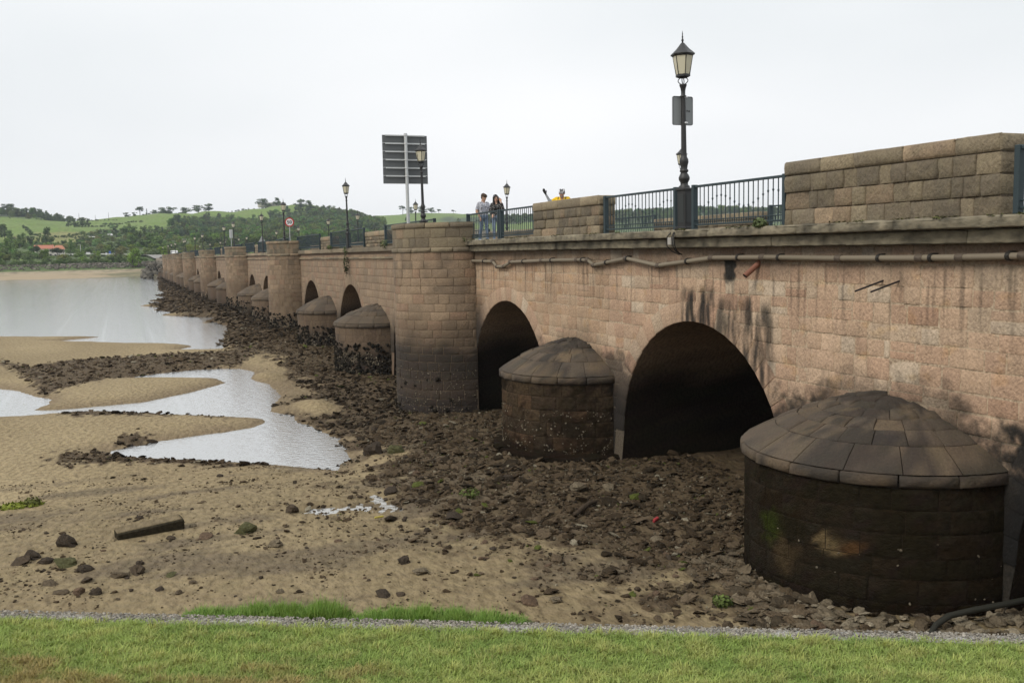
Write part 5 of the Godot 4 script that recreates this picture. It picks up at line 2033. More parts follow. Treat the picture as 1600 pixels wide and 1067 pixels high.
	scatter("oyster_shells", "pale oyster shells crusting the piers and mud", [shell.mesh(M.rock)], where, tints, M.rock)
	scatter("mussel_clumps", "black mussel and weed clumps round the feet of the piers", dark, lumps, ltint, M.rock)
	rocks(meshes)

func rocks(_unused: Array) -> void:
	var protos := []
	for k in 8:
		protos.append(rock_mesh(60 + k, 8, [0.62, 0.5, 0.75, 0.42, 0.66, 0.55, 0.35, 0.85][k]).mesh())
	var mats := []
	for c in [Color(0.105, 0.082, 0.06), Color(0.145, 0.115, 0.08), Color(0.075, 0.06, 0.047), Color(0.21, 0.175, 0.125), Color(0.17, 0.12, 0.085), Color(0.12, 0.12, 0.06)]:
		var m: StandardMaterial3D = M.rock.duplicate()
		m.albedo_color = c.linear_to_srgb()
		mats.append(m)
	var put := func(x: float, t: float, w: float, tone: int, label: String, group: String, high := 1.0) -> void:
		var o := MeshInstance3D.new()
		o.name = numbered("rock")
		o.mesh = protos[rng.randi() % 8]
		o.material_override = mats[tone]
		w *= 0.9
		o.transform = Transform3D(any_turn(Vector3(w, w * 0.9 * high, w), 0.25), V(x, bed(x, t) + w * 0.06, t))
		add_child(o)
		tag(o, label, "rock", group)
	var own := [[-1.2, 19.85, 0.62, 2, "big dark boulder on the sand left of the sunken slab", 1.2], [-1.75, 19.3, 0.5, 2, "dark angular rock at the top of the pile at the sand's left edge", 1.0], [-1.95, 19.0, 0.45, 0, "brown rock low in the pile at the sand's left edge", 1.0], [-1.5, 18.9, 0.42, 2, "dark rock nearest the boulder in the left pile", 1.0], [-1.18, 18.55, 0.6, 5, "mossy yellow green boulder below the big dark boulder", 1.0], [-0.85, 18.1, 0.45, 2, "dark pointed rock beside the mossy boulder", 1.0],
		[-0.27, 17.45, 0.42, 1, "left one of two touching brown rocks on the open sand", 1.0], [0.0, 17.5, 0.42, 0, "right one of two touching brown rocks on the open sand", 1.0], [-0.81, 17.4, 0.32, 0, "rounded brown rock alone on wet sand", 0.9], [-1.4, 17.55, 0.4, 1, "pale brown flat rock near the left edge of the sand", 0.8], [-1.15, 16.9, 0.36, 1, "tan rock in the trio close above the lawn's kerb", 1.0], [-0.9, 16.75, 0.3, 4, "reddish rock in the trio close above the lawn's kerb", 1.0], [-0.65, 16.6, 0.3, 2, "dark block in the trio close above the lawn's kerb", 1.1],
		[0.54, 17.05, 0.26, 5, "small mossy rock on smooth sand", 0.8], [0.32, 16.4, 0.22, 2, "small dark pointed rock near the tall grass", 0.9], [0.05, 18.0, 0.24, 2, "small black rock below the slab", 1.0], [0.65, 19.45, 0.3, 0, "brown stone at the right foot of the slab", 0.9], [1.25, 19.3, 0.45, 4, "flat reddish stone right of the slab", 0.5], [2.05, 19.3, 0.6, 5, "weed grown clump of stone on the grey wet sand", 0.9], [2.42, 18.0, 0.4, 3, "pale ribbed stone right of the weed grown clump", 0.8], [0.1, 21.2, 0.28, 2, "upright dark lump standing just behind the slab", 1.8], [3.1, 20.3, 0.4, 0, "conical brown stone beside the puddle", 1.3],
		[4.36, 16.0, 0.34, 2, "upright pointed dark rock on the smooth sand", 1.7], [4.45, 15.4, 0.5, 3, "pale grey flat slab of rock below the pointed rock", 0.6], [3.6, 14.5, 0.34, 2, "dark flat rock just above the tall grass", 0.7], [3.85, 14.4, 0.22, 0, "small brown rock touching the dark flat rock by the grass", 0.9],
		[5.6, 13.2, 0.42, 4, "reddish block at the right end of the tall grass", 1.0], [5.95, 13.1, 0.36, 3, "grey block at the right end of the tall grass", 0.9], [6.1, 18.4, 0.55, 2, "dark boulder in the middle of the mud slope", 0.8], [5.45, 20.9, 0.6, 2, "dark weed covered boulder next to the puddle", 0.8], [6.5, 26.6, 1.0, 2, "large dark weed covered block at the corner of the pool", 0.9], [7.0, 26.2, 0.7, 5, "mossy block beside the weed covered block by the pool", 0.8], [9.3, 19.2, 0.6, 3, "pale encrusted boulder before the big arch", 0.9], [10.0, 19.0, 0.5, 3, "pale yellowish boulder on the mud before the big arch", 0.9], [8.35, 21.0, 0.5, 2, "dark oyster crusted stone below the second cutwater", 1.0],
		[9.0, 15.2, 0.42, 3, "flat pale stone left of the nearest cutwater", 0.45], [9.7, 10.3, 0.5, 3, "big pale grey boulder at the foot of the nearest cutwater", 0.9], [10.2, 9.95, 0.42, 1, "tan boulder beside the black hose", 0.8], [11.2, 9.6, 0.42, 3, "upright pale boulder by the right end of the kerb", 1.4], [9.35, 10.9, 0.45, 3, "pointed grey rock leaning on the nearest cutwater", 1.4], [8.9, 10.6, 0.4, 4, "reddish angular rock left of the pale boulder pile", 0.9], [10.5, 10.4, 0.5, 0, "brown boulder under the black hose", 0.7]]
	for q in own:
		put.call(q[0], q[1], q[2], q[3], q[4], "", q[5])
	var zones := [[" rock on the open sand below the slab", -2.6, 5.5, 13.3, 22.0, 130, 0.09, 0.22], [" rough stone on the mud slope between lawn and second cutwater", 5.0, 9.0, 12.5, 24.0, 95, 0.12, 0.3], [" broken stone at the foot of the nearest cutwater", 8.0, 12.2, 9.3, 12.0, 50, 0.14, 0.34], [" stone along the edge of the tidal pool", -0.5, 7.5, 24.5, 34.0, 45, 0.16, 0.36]]
	for z in zones:
		var n := 0
		while n < z[5]:
			var x := R(z[1], z[2])
			var t := R(z[3], z[4])
			if bed(x, t) < WL or (t > 24 and R(0, 1) > rubble_at(x, t) + 0.05):
				continue
			n += 1
			var tone := rng.randi() % 5
			if z[3] > 24:
				tone = [0, 2, 2][n % 3]
			elif z[6] == 0.14:
				tone = [3, 1, 3, 4][n % 4]
			var w := R(z[6], z[7]) * (0.62 if R(0, 1) < 0.6 else 1.0)
			var l: String = ("small " if w < z[6] else "") + ["brown", "tan", "dark", "pale grey", "reddish", "mossy"][tone] + z[0]
			put.call(x, t, w, tone, l, l.replace("rock", "rocks").replace("stone", "stones"))
	# the sunken slab
	var at := V(0.27, bed(0.27, 20.0) + 0.05, 20.05)
	var s := thing("concrete_slab", "tilted dark concrete slab half sunk in the sand", "slab", at, 0.22)
	var mb := MB.new()
	mb.box(Vector3(0, 0.0, 0), Vector3(1.28, 0.26, 0.32), Color(0.06, 0.052, 0.036), 0.02, Basis.from_euler(Vector3(0.14, 0, 0.06)))
	obj("slab", mb, M.dark_stone, s)
	mb = MB.new()
	mb.box(Vector3(-0.02, 0.132, -0.01), Vector3(1.25, 0.025, 0.28), Color(0.2, 0.16, 0.095), 0.012, Basis.from_euler(Vector3(0.14, 0, 0.06)))
	obj("sand_cover", mb, M.sand, s)
	# black hose at the right
	s = thing("hose", "thick weed covered black hose lying over the stones by the nearest cutwater", "hose", V(11.0, bed(11, 10) + 0.1, 10.1))
	var hp := []
	for q in [[9.96, 9.6, -5.37], [10.2, 9.72, -5.3], [10.5, 9.78, -5.24], [10.9, 9.72, -5.2], [11.35, 9.68, -5.19], [11.9, 9.7, -5.2], [12.6, 9.85, -5.2], [13.6, 10.0, -5.15]]:
		hp.append(V(q[0], q[2], q[1]) - s.position)
	mb = MB.new()
	mb.tube(hp, [0.038, 0.042, 0.045, 0.045, 0.045, 0.045], 10, Color(0.026, 0.025, 0.017))
	obj("hose", mb, M.pipe, s)
	# log, beam end and litter
	s = thing("driftwood", "grey brown driftwood pole lying on the mud before the big arch", "log", V(8.7, bed(8.7, 17.6) + 0.06, 17.6), 0.75)
	mb = MB.new()
	mb.tube([Vector3(-0.55, 0, 0), Vector3(-0.2, 0.05, 0.03), Vector3(0.3, 0.03, 0), Vector3(0.6, 0.0, 0.05)], [0.05, 0.06, 0.055, 0.035], 9, Color(0.1, 0.078, 0.055))
	obj("log", mb, M.rock, s)
	s = thing("plank", "short weathered plank end at the kerb by the tall grass", "plank", V(-0.05, bed(0, 14.6) + 0.05, 14.7), 0.2)
	mb = MB.new()
	mb.box(Vector3(0, 0, 0), Vector3(0.5, 0.12, 0.16), Color(0.16, 0.12, 0.085), 0.01, Basis.from_euler(Vector3(0, 0, 0.12)))
	obj("plank", mb, M.rock, s)
	s = thing("litter", "small red scrap of litter on the mud left of the nearest cutwater", "litter", V(9.55, bed(9.55, 16.15) + 0.08, 16.15), 0.5)
	mb = MB.new()
	mb.box(Vector3.ZERO, Vector3(0.15, 0.09, 0.06), Color(0.3, 0.03, 0.035), 0.015, Basis.from_euler(Vector3(0.4, 0, 0.2)))
	obj("scrap", mb, M.cloth, s)
	s = thing("litter", "thin yellow strip of litter beside the puddle", "litter", V(4.65, bed(4.65, 18.9) + 0.06, 18.9), 0.1)
	mb = MB.new()
	mb.box(Vector3.ZERO, Vector3(0.2, 0.04, 0.03), Color(0.4, 0.34, 0.06), 0.01)
	obj("strip", mb, M.plain, s)
	s = thing("seaweed", "patch of bright green seaweed at the left edge of the sand", "seaweed", V(-2.45, bed(-2.45, 24.0) + 0.02, 24.1))
	mb = MB.new()
	leaf_ball(mb, Vector3.ZERO, Vector3(0.6, 0.05, 0.3), 240, 0.12, Color(0.1, 0.12, 0.02), Color(0.2, 0.23, 0.04))
	leaf_ball(mb, Vector3(0.3, 0.05, 0), Vector3(0.2, 0.12, 0.2), 140, 0.1, Color(0.05, 0.06, 0.02), Color(0.13, 0.14, 0.04))
	obj("fronds", mb, M.leaf, s)
	for q in [[8.2, 11.9, 0.16, "small green plant among the stones left of the nearest cutwater"], [6.95, 19.8, 0.25, "green weed draped over stones in the middle of the mud"]]:
		s = thing("seaweed", q[3], "plant", V(q[0], bed(q[0], q[1]) + 0.08, q[1]))
		mb = MB.new()
		leaf_ball(mb, Vector3.ZERO, Vector3(q[2], q[2] * 0.6, q[2]), 200, 0.06, Color(0.05, 0.07, 0.02), Color(0.13, 0.17, 0.05))
		obj("leaves", mb, M.leaf, s)

# ---------------------------------------------------------------- the lawn and its kerb
const LA := Vector2(-0.6, 4.87)
const LD := Vector2(0.8802, -0.4745)
const LN := Vector2(0.4745, 0.8802)

func L(s: float, out: float, y: float) -> Vector3:
	var q := LA + LD * s + LN * out
	return V(q.x, y, q.y)

func lawn() -> void:
	var mb := MB.new()
	var ns := 60
	var nd := 24
	for d in nd + 1:
		for k in ns + 1:
			var s := lerpf(-12.0, 14.0, float(k) / ns)
			var o := -0.01 - 9.0 * pow(float(d) / nd, 2.0)
			mb.p(L(s, o, -1.66 + 0.015 * na.get_noise_2d(s, o)), Color(0.14, 0.165, 0.05))
	for d in nd:
		for k in ns:
			var e := d * (ns + 1) + k
			mb.quad(e, e + ns + 1, e + ns + 2, e + 1)
	tag(obj("lawn", mb, M.soil), "lawn soil under the mown grass", "", "", "structure")
	mb = MB.new()
	var f := func(u: float, v: float, h: float) -> Vector3: return L(u, v, -1.655 + h)
	for k in 140:
		for j in 3:
			var s := -12.0 + 26.0 * k / 139.0
			var v: float = [-0.02, 0.05, 0.1][j]
			mb.p(L(s, v + (0.012 * nb.get_noise_1d(s * 5) if j == 2 else 0.0), -1.652 + 0.008 * nb.get_noise_2d(s * 4, v * 9) - (0.012 if j == 2 else 0.0)), Color(0.5, 0.49, 0.455))
	for k in 139:
		for j in 2:
			var e := k * 3 + j
			mb.quad(e, e + 3, e + 4, e + 1)
	var first := mb.v.size()
	for k in 140:
		for j in 2:
			var s := -12.0 + 26.0 * k / 139.0
			mb.p(L(s, 0.1 + 0.012 * nb.get_noise_1d(s * 5) + 0.002, [-1.665, -6.0][j]), Color(0.22, 0.2, 0.17))
	for k in 139:
		var e := first + k * 2
		mb.quad(e, e + 2, e + 3, e + 1)
	tag(obj("retaining_wall", mb, M.gravel), "gravelly concrete kerb topping the wall at the lawn's edge", "", "", "structure")
	# pebbles bedded in the kerb
	var pm := [rock_mesh(80, 5, 0.6).mesh(M.rock), rock_mesh(81, 5, 0.7).mesh(M.rock)]
	var where := []
	var tints := []
	for k in 16000:
		var s := R(-4.0, 8.0)
		var c := R(0.005, 0.016)
		where.append(Transform3D(any_turn(Vector3.ONE * c), L(s, R(-0.02, 0.09), -1.65)))
		tints.append(Color(0.5, 0.475, 0.43).lerp(Color(0.24, 0.225, 0.2), R(0, 1)) * R(0.8, 1.3))
	scatter("gravel", "grey gravel bedded in the kerb", pm, where, tints, M.rock)
	# grass
	var tufts := []
	for k in 5:
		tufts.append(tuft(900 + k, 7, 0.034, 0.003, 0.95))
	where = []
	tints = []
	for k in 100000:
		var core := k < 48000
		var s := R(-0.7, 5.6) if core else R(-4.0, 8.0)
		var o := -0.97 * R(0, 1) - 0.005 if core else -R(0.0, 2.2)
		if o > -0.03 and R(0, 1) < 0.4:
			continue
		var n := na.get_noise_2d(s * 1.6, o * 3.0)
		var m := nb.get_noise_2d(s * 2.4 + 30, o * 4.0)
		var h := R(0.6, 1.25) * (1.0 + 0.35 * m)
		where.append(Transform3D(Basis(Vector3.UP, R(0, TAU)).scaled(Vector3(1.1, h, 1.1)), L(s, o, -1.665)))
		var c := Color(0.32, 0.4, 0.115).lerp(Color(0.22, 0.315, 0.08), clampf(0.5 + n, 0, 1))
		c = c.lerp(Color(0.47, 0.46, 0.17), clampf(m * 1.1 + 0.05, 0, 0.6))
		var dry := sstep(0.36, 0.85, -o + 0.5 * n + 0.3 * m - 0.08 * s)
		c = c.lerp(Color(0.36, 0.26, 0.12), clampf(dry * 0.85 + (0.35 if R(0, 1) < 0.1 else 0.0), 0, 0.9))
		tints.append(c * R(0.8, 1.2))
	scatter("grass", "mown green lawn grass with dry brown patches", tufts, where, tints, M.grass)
	where = []
	tints = []
	var tall := [tuft(950, 7, 0.1, 0.0032, 0.35), tuft(951, 7, 0.115, 0.003, 0.4), tuft(952, 7, 0.085, 0.0034, 0.5)]
	for k in 5200:
		var s := R(0.82, 2.42)
		var e := sstep(0.8, 1.1, s) * sstep(2.44, 2.1, s) * (0.6 + 0.9 * nb.get_noise_1d(s * 2.6 + 4))
		if R(0, 1) > e + 0.25:
			continue
		where.append(Transform3D(Basis(Vector3.UP, R(0, TAU)).scaled(Vector3(1, R(0.4, 1.0) * (0.45 + 0.6 * e), 1)), L(s, R(0.1, 0.24), -1.7)))
		tints.append(Color(0.1, 0.21, 0.035).lerp(Color(0.24, 0.33, 0.085), R(0, 1)))
	scatter("tall_grass", "strip of tall bright green grass behind the kerb", tall, where, tints, M.grass)
	mb = MB.new()
	mb.box(L(1.62, 0.19, -1.85), Vector3(1.7, 0.32, 0.12), Color(0.06, 0.055, 0.03), 0.03, Basis(Vector3.UP, atan2(LD.y, LD.x)))
	tag(obj("soil_ledge", mb, M.soil), "earth ledge that the tall grass grows from", "", "", "structure")

func tuft(sd: int, n: int, h: float, w: float, lean: float) -> ArrayMesh:
	var r := RandomNumberGenerator.new()
	r.seed = sd
	var mb := MB.new()
	for k in n:
		var g := r.randf_range(0, TAU)
		var o := Vector3(r.randf_range(-0.012, 0.012), 0, r.randf_range(-0.012, 0.012))
		var d := Vector3(cos(g), 0, sin(g))
		var sdv := Vector3(-sin(g), 0, cos(g)) * w * r.randf_range(0.7, 1.3)
		var hh := h * r.randf_range(0.6, 1.25)
		var b := lean * r.randf_range(0.2, 1.3)
		var s := r.randf_range(0.8, 1.2)
		var col := Color(s, s, s * r.randf_range(0.8, 1.1))
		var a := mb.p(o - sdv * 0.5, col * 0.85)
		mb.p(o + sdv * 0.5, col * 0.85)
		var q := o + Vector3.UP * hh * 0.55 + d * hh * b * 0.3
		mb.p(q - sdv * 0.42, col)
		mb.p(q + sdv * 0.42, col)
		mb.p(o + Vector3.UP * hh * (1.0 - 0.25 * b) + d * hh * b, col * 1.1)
		mb.quad(a, a + 1, a + 3, a + 2)
		mb.tri(a + 2, a + 3, a + 4)
	return mb.mesh(M.grass)

# ---------------------------------------------------------------- trees and far things
var tree_list := [[-83,905,10.2,13.0,"u"],[-72,900,6.1,7.8,"u"],[-55,894,8.2,6.5,"e"],[-88,901,6.5,8.6,"b"],[-82,899,6.9,9.5,"b"],[-76,891,6.8,9.4,"b"],[-69,888,7.7,9.4,"b"],[-64,886,7.7,8.6,"b"],[-58,883,8.6,8.6,"b"],[-54,881,8.1,7.7,"b"],[-50,880,6.0,5.1,"b"],[-46,889,3.5,4.3,"b"],[-42,909,3.4,5.3,"b"],[-27,903,3.8,6.7,"u"],[-34,797,4.7,7.0,"b"],[-29,784,6.8,7.7,"b"],[-24,771,6.8,7.6,"b"],[-20,769,6.1,5.3,"b"],[-11,678,4.7,5.4,"b"],[-8,677,5.0,5.4,"b"],[-57,588,8.4,8.4,"b"],[-53,576,7.2,6.6,"g"],[-63,634,5.8,6.1,"b"],[-40,527,8.1,5.1,"e"],[-43,528,7.4,5.6,"g"],[-45,529,7.1,5.6,"g"],[-33,524,9.9,7.6,"b"],[-37,525,5.1,5.1,"b"],[-26,532,4.2,4.2,"b"],[-19,529,5.5,5.7,"e"],[-22,530,3.6,4.7,"b"],[-16,528,3.6,5.2,"g"],[-12,570,2.4,5.6,"b"],[-19,447,5.5,5.3,"g"],[-31,438,4.9,5.5,"p"],[-23,427,4.5,6.3,"p"],[-39,411,7.5,6.5,"g"],[-38,389,5.2,5.6,"s"],[-33,382,4.8,5.5,"s"],[-29,375,3.8,5.4,"s"],[-23,370,2.6,4.0,"s"],[-19,368,2.7,2.5,"s"],[-16,367,2.6,4.0,"s"],[-12,365,2.6,4.0,"l"],[-7,363,3.4,4.7,"s"],[-3,362,3.4,4.7,"s"],[0,361,3.4,4.0,"s"],[4,343,6.8,6.4,"l"],[-1,630,7.5,6.3,"e"],[4,607,7.9,7.9,"g"],[9,605,8.2,9.1,"g"],[15,602,8.5,9.1,"b"],[19,666,4.7,4.7,"b"],[23,642,7.8,5.8,"b"],[8,693,5.5,6.2,"b"],[4,694,5.2,3.5,"e"],[5,508,7.1,8.1,"g"],[10,506,8.7,8.7,"b"],[14,493,7.5,8.0,"g"],[18,480,6.8,7.3,"g"],[0,521,3.6,6.8,"b"],[-4,523,2.9,6.2,"b"],[-12,466,3.7,6.0,"g"],[-8,464,3.0,5.5,"b"],[-4,463,3.2,5.1,"g"],[-2,461,3.0,4.6,"b"],[8,976,4.7,8.8,"b"],[20,972,8.3,11.7,"u"],[26,969,5.7,2.4,"c"],[15,973,3.9,6.8,"b"],[33,966,3.9,8.8,"b"],[41,985,6.3,14.0,"b"],[46,983,8.0,22.5,"b"],[59,978,7.6,16.1,"b"],[71,951,6.9,15.7,"b"],[80,947,7.4,14.2,"b"],[138,990,9.2,20.2,"b"],[150,985,8.4,10.1,"b"],[160,915,9.4,14.2,"b"],[168,911,9.4,14.2,"b"],[173,888,9.2,16.9,"b"],[181,885,10.3,13.9,"b"],[183,862,6.8,12.0,"b"],[345,1220,12.0,13.1,"u"],[355,1216,8.7,13.1,"b"],[398,1232,6.0,9.0,"u"],[416,1225,5.2,7.8,"u"],[367,1211,8.7,19.7,"b"],[380,1206,7.0,15.3,"b"]]

const LEAFC := {"b": [Color(0.051, 0.080, 0.032), Color(0.109, 0.152, 0.055)], "g": [Color(0.072, 0.123, 0.036), Color(0.145, 0.217, 0.065)], "e": [Color(0.043, 0.072, 0.035), Color(0.109, 0.145, 0.065)], "u": [Color(0.043, 0.067, 0.032), Color(0.087, 0.116, 0.052)], "p": [Color(0.029, 0.046, 0.023), Color(0.058, 0.080, 0.036)], "s": [Color(0.065, 0.102, 0.038), Color(0.138, 0.181, 0.072)], "l": [Color(0.102, 0.174, 0.036), Color(0.217, 0.319, 0.072)], "c": [Color(0.029, 0.051, 0.023), Color(0.065, 0.094, 0.038)]}

func crown(kind: String, sd: int) -> MB:
	rng.seed = sd
	var mb := MB.new()
	var blobs := []
	match kind:
		"u":
			for k in 11:
				var g := R(0, TAU)
				var d := R(0.05, 0.38)
				blobs.append([Vector3(cos(g) * d, R(0.6, 0.9) - d * 0.3, sin(g) * d), Vector3(R(0.11, 0.17), R(0.06, 0.1), R(0.11, 0.17))])
		"e":
			for k in 12:
				var y := R(0.3, 0.95)
				var g := R(0, TAU)
				var d := R(0.05, 0.33) * (1.15 - y * 0.6)
				blobs.append([Vector3(cos(g) * d, y, sin(g) * d), Vector3(R(0.1, 0.17), R(0.07, 0.11), R(0.1, 0.17))])
		"p":
			for k in 15:
				var g := R(0, TAU)
				var d := R(0.0, 0.36)
				blobs.append([Vector3(cos(g) * d, 0.68 - d * 0.35 + R(-0.06, 0.06), sin(g) * d), Vector3(0.16, 0.17, 0.16)])
		"c":
			for k in 9:
				blobs.append([Vector3(R(-0.1, 0.1), 0.1 + k * 0.1, R(-0.1, 0.1)), Vector3(0.3, 0.12, 0.3) * (1.1 - k * 0.09)])
		"s":
			for k in 14:
				var g := R(0, TAU)
				var d := R(0.0, 0.36)
				blobs.append([Vector3(cos(g) * d, 0.2 + R(0.0, 0.5) * (1.0 - d * 1.8) + 0.12, sin(g) * d), Vector3(R(0.13, 0.2), R(0.16, 0.24), R(0.13, 0.2))])
		_:
			for k in 17:
				var y := R(0.2, 0.88)
				var g := R(0, TAU)
				var d := R(0.0, 0.4) * sqrt(maxf(0.05, 1.0 - pow(absf(y - 0.5) * 2.0, 2.0)))
				blobs.append([Vector3(cos(g) * d, y, sin(g) * d), Vector3(R(0.11, 0.19), R(0.09, 0.15), R(0.11, 0.19))])
	var pal: Array = LEAFC[kind]
	for q in blobs:
		var tone := R(-0.25, 0.25)
		for k in 64:
			var d := Vector3(rng.randfn(), rng.randfn(), rng.randfn()).normalized()
			var p: Vector3 = q[0] + d * q[1] * pow(R(0.15, 1.1), 0.5)
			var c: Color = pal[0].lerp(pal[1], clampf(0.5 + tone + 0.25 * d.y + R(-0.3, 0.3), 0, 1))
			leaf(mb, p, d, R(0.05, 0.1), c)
	return mb

func tree_proto(kind: String, sd: int) -> Node3D:
	var t := Node3D.new()
	t.name = "tree"
	var mb := MB.new()
	var bark := Color(0.07, 0.058, 0.045)
	var r := 0.03
	mb.tube([Vector3(0, -0.1, 0), Vector3(0.01, 0.3, 0), Vector3(-0.01, 0.6, 0.01), Vector3(0.0, 0.85, 0)], [r, r * 0.8, r * 0.5, r * 0.2], 6, bark)
	rng.seed = sd + 5
	for k in 5:
		var y := R(0.3, 0.6)
		var g := R(0, TAU)
		mb.tube([Vector3(0, y, 0), Vector3(cos(g) * 0.15, y + 0.12, sin(g) * 0.15), Vector3(cos(g) * 0.3, y + 0.2, sin(g) * 0.3)], [r * 0.45, r * 0.3, r * 0.1], 5, bark)
	obj("trunk", mb, M.plain, t)
	obj("crown", crown(kind, sd), M.leaf, t)
	return t

func trees() -> void:
	var protos := {}
	for kind in LEAFC.keys():
		protos[kind] = [tree_proto(kind, 100 + kind.unicode_at(0)), tree_proto(kind, 300 + kind.unicode_at(0)), tree_proto(kind, 500 + kind.unicode_at(0))]
	rng.seed = 777
	var ranks := {}
	var kinds := {"b": "dark bushy tree", "g": "mid green leafy tree", "e": "tall airy tree", "u": "spreading flat topped tree", "p": "dark umbrella pine", "s": "grey green shrub", "l": "bright light green tree", "c": "slim dark cypress"}
	var n := 0
	for q in tree_list:
		var x: float = q[0]
		var t: float = q[1]
		var place := "on the pasture slope across the river"
		if t > 850:
			place = "on the left skyline ridge" if x < -30 else ("on the skyline above the middle fields" if x < 100 else ("by the hilltop building" if x < 200 else "on the hill behind the big sign"))
		elif t > 600 and x > -5:
			place = "on the green slope above the bridge's end"
		elif t > 500:
			place = "behind the red roofed houses" if x < -10 else "on the bank above the bridge's end"
		elif t > 440:
			place = "by the road at the far bank"
		elif t > 400:
			place = "in front of the red roofed houses"
		else:
			place = "on the shore above the boulders"
		var label: String = kinds[q[4]] + " " + place
		if x == 4 and t == 343:
			label = "large bright green round tree beside the bridge's far end"
		if x == -12 and t == 365:
			label = "light green shrub in the middle of the shore hedge"
		var o: Node3D = protos[q[4]][n % 3].duplicate()
		o.name = numbered("shrub" if q[4] == "s" else "tree")
		add_child(o)
		var h: float = q[2]
		o.position = V(x, hill_y(x, t)[0] - 0.25, t)
		o.rotation.y = R(0, TAU)
		o.scale = Vector3(q[3] * 1.05, h * 1.1, q[3] * 1.05)
		o.set_meta("category", "shrub" if q[4] == "s" else "tree")
		if not ranks.has(label):
			ranks[label] = []
		ranks[label].append([x / t, o])
		n += 1
	for label in ranks:
		var row: Array = ranks[label]
		row.sort_custom(func(p, q): return p[0] < q[0])
		var nth := ["first", "second", "third", "fourth", "fifth", "sixth", "seventh", "eighth", "ninth", "tenth", "eleventh", "twelfth"]
		for k in row.size():
			row[k][1].set_meta("label", label if row.size() == 1 else "%s from the left, %s" % [nth[k], label])
			if row.size() > 1:
				row[k][1].set_meta("group", label.replace("tree ", "trees ").replace("shrub ", "shrubs ").replace("pine ", "pines "))
	# woodland on the big hill and scrub on the banks
	var wood := []
	var wtint := []
	var scrub := []
	var stint := []
	for k in 11000:
		var x := R(-110, 640)
		var t := R(352, 1060)
		if x > 260 and t < 700:
			continue
		var q := hill_y(x, t)
		if q[0] < -3.3:
			continue
		if x / t > 0.262 and x / t < 0.375:
			if R(0, 1) > 0.03:
				continue
		if q[1] == 2 and (x > 22 or t > 860):
			var s := R(5, 8.5) if t < 880 or x > 260 else R(5, 9)
			wood.append(Transform3D(Basis(Vector3.UP, R(0, TAU)).scaled(Vector3(s * 0.75, s, s * 0.75)), V(x, q[0] - 0.4, t)))
			wtint.append(Color(R(0.8, 1.25), R(0.85, 1.15), R(0.7, 1.2)) * R(0.75, 1.25))
		elif q[1] == 3 and x < 260 and not (x > -44 and x < -10 and t > 395 and t < 470) and R(0, 1) < 0.8 and t > 366 and not (absf(x + 10) < 26 and t > 420 and t < 446):
			var s := R(1.8, 5.2)
			scrub.append(Transform3D(Basis(Vector3.UP, R(0, TAU)).scaled(Vector3(s * 1.3, s, s * 1.3)), V(x, q[0] - 0.4, t)))
			stint.append(Color(R(0.85, 1.4), R(0.85, 1.25), R(0.6, 1.2)) * R(0.9, 1.5))
	# dense fill of the nearer wooded slope
	for k in 5000:
		var x := R(24, 240)
		var t := R(440, 860)
		if x / t > 0.262:
			continue
		var q := hill_y(x, t)
		if q[1] != 2:
			continue
		var s := R(4.5, 8.5)
		wood.append(Transform3D(Basis(Vector3.UP, R(0, TAU)).scaled(Vector3(s * 0.75, s, s * 0.75)), V(x, q[0] - 0.4, t)))
		wtint.append(Color(R(0.8, 1.25), R(0.85, 1.15), R(0.7, 1.2)) * R(0.75, 1.25))
	# hedge lines between the fields
	for line in [[-46, 889, 0, 900], [-30, 770, 0, 800], [-40, 600, -8, 660], [-30, 640, 4, 690], [0, 700, 30, 760], [-10, 820, 20, 860], [22, 960, 60, 945], [-60, 740, -44, 650], [95, 985, 135, 985]]:
		for k in 26:
			var f := k / 25.0
			var x := lerpf(line[0], line[2], f) + R(-1, 1)
			var t := lerpf(line[1], line[3], f) + R(-3, 3)
			var s := R(1.2, 2.6)
			scrub.append(Transform3D(Basis(Vector3.UP, R(0, TAU)).scaled(Vector3(s * 1.3, s, s * 1.3)), V(x, hill_y(x, t)[0] - 0.2, t)))
			stint.append(Color(1, 1, 1) * R(0.6, 1.0))
	for k in 160:   # undergrowth along the shore
		var x := R(-60, 10)
		var t := R(352, 366)
		var s := R(1.0, 2.4)
		scrub.append(Transform3D(Basis(Vector3.UP, R(0, TAU)).scaled(Vector3(s * 1.4, s, s * 1.4)), V(x, hill_y(x, t)[0] - 0.2, t)))
		stint.append(Color(1, 1, 1) * R(0.8, 1.4))
	var wm := []
	for kind in ["b", "e", "b", "g"]:
		wm.append(crown(kind, 40 + wm.size()).mesh(M.leaf))
	scatter("woodland", "dark wood covering the hill behind the bridge", wm, wood, wtint, M.leaf)
	var sm := []
	for kind in ["s", "s", "g"]:
		sm.append(crown(kind, 60 + sm.size()).mesh(M.leaf))
	scatter("scrub", "green scrub and hedges on the far banks and fields", sm, scrub, stint, M.leaf)
	for kind in protos:
		for p in protos[kind]:
			p.free()
	# boulders of the far shore
	rng.seed = 99
	var where := []
	var tints := []
	for k in 1500:
		var x := R(-70, 13)
		var t := R(343, 352)
		if x < -22 and R(0, 1) < 0.5:
			continue
		where.append(Transform3D(any_turn(Vector3.ONE * R(0.5, 1.1)), V(x, hill_y(x, t)[0] + 0.1, t)))
		tints.append(Color(0.22, 0.205, 0.18) * R(0.5, 1.3))
	for k in 260:
		var x := R(5.5, 12.5)
		var t := R(262, 335)
		var y := lerpf(-5.9, -2.2, sstep(5.5, 11.5, x + R(-1, 1)))
		where.append(Transform3D(any_turn(Vector3.ONE * R(0.8, 1.9)), V(x, y, t)))
		tints.append(Color(0.16, 0.15, 0.13) * R(0.4, 1.3))
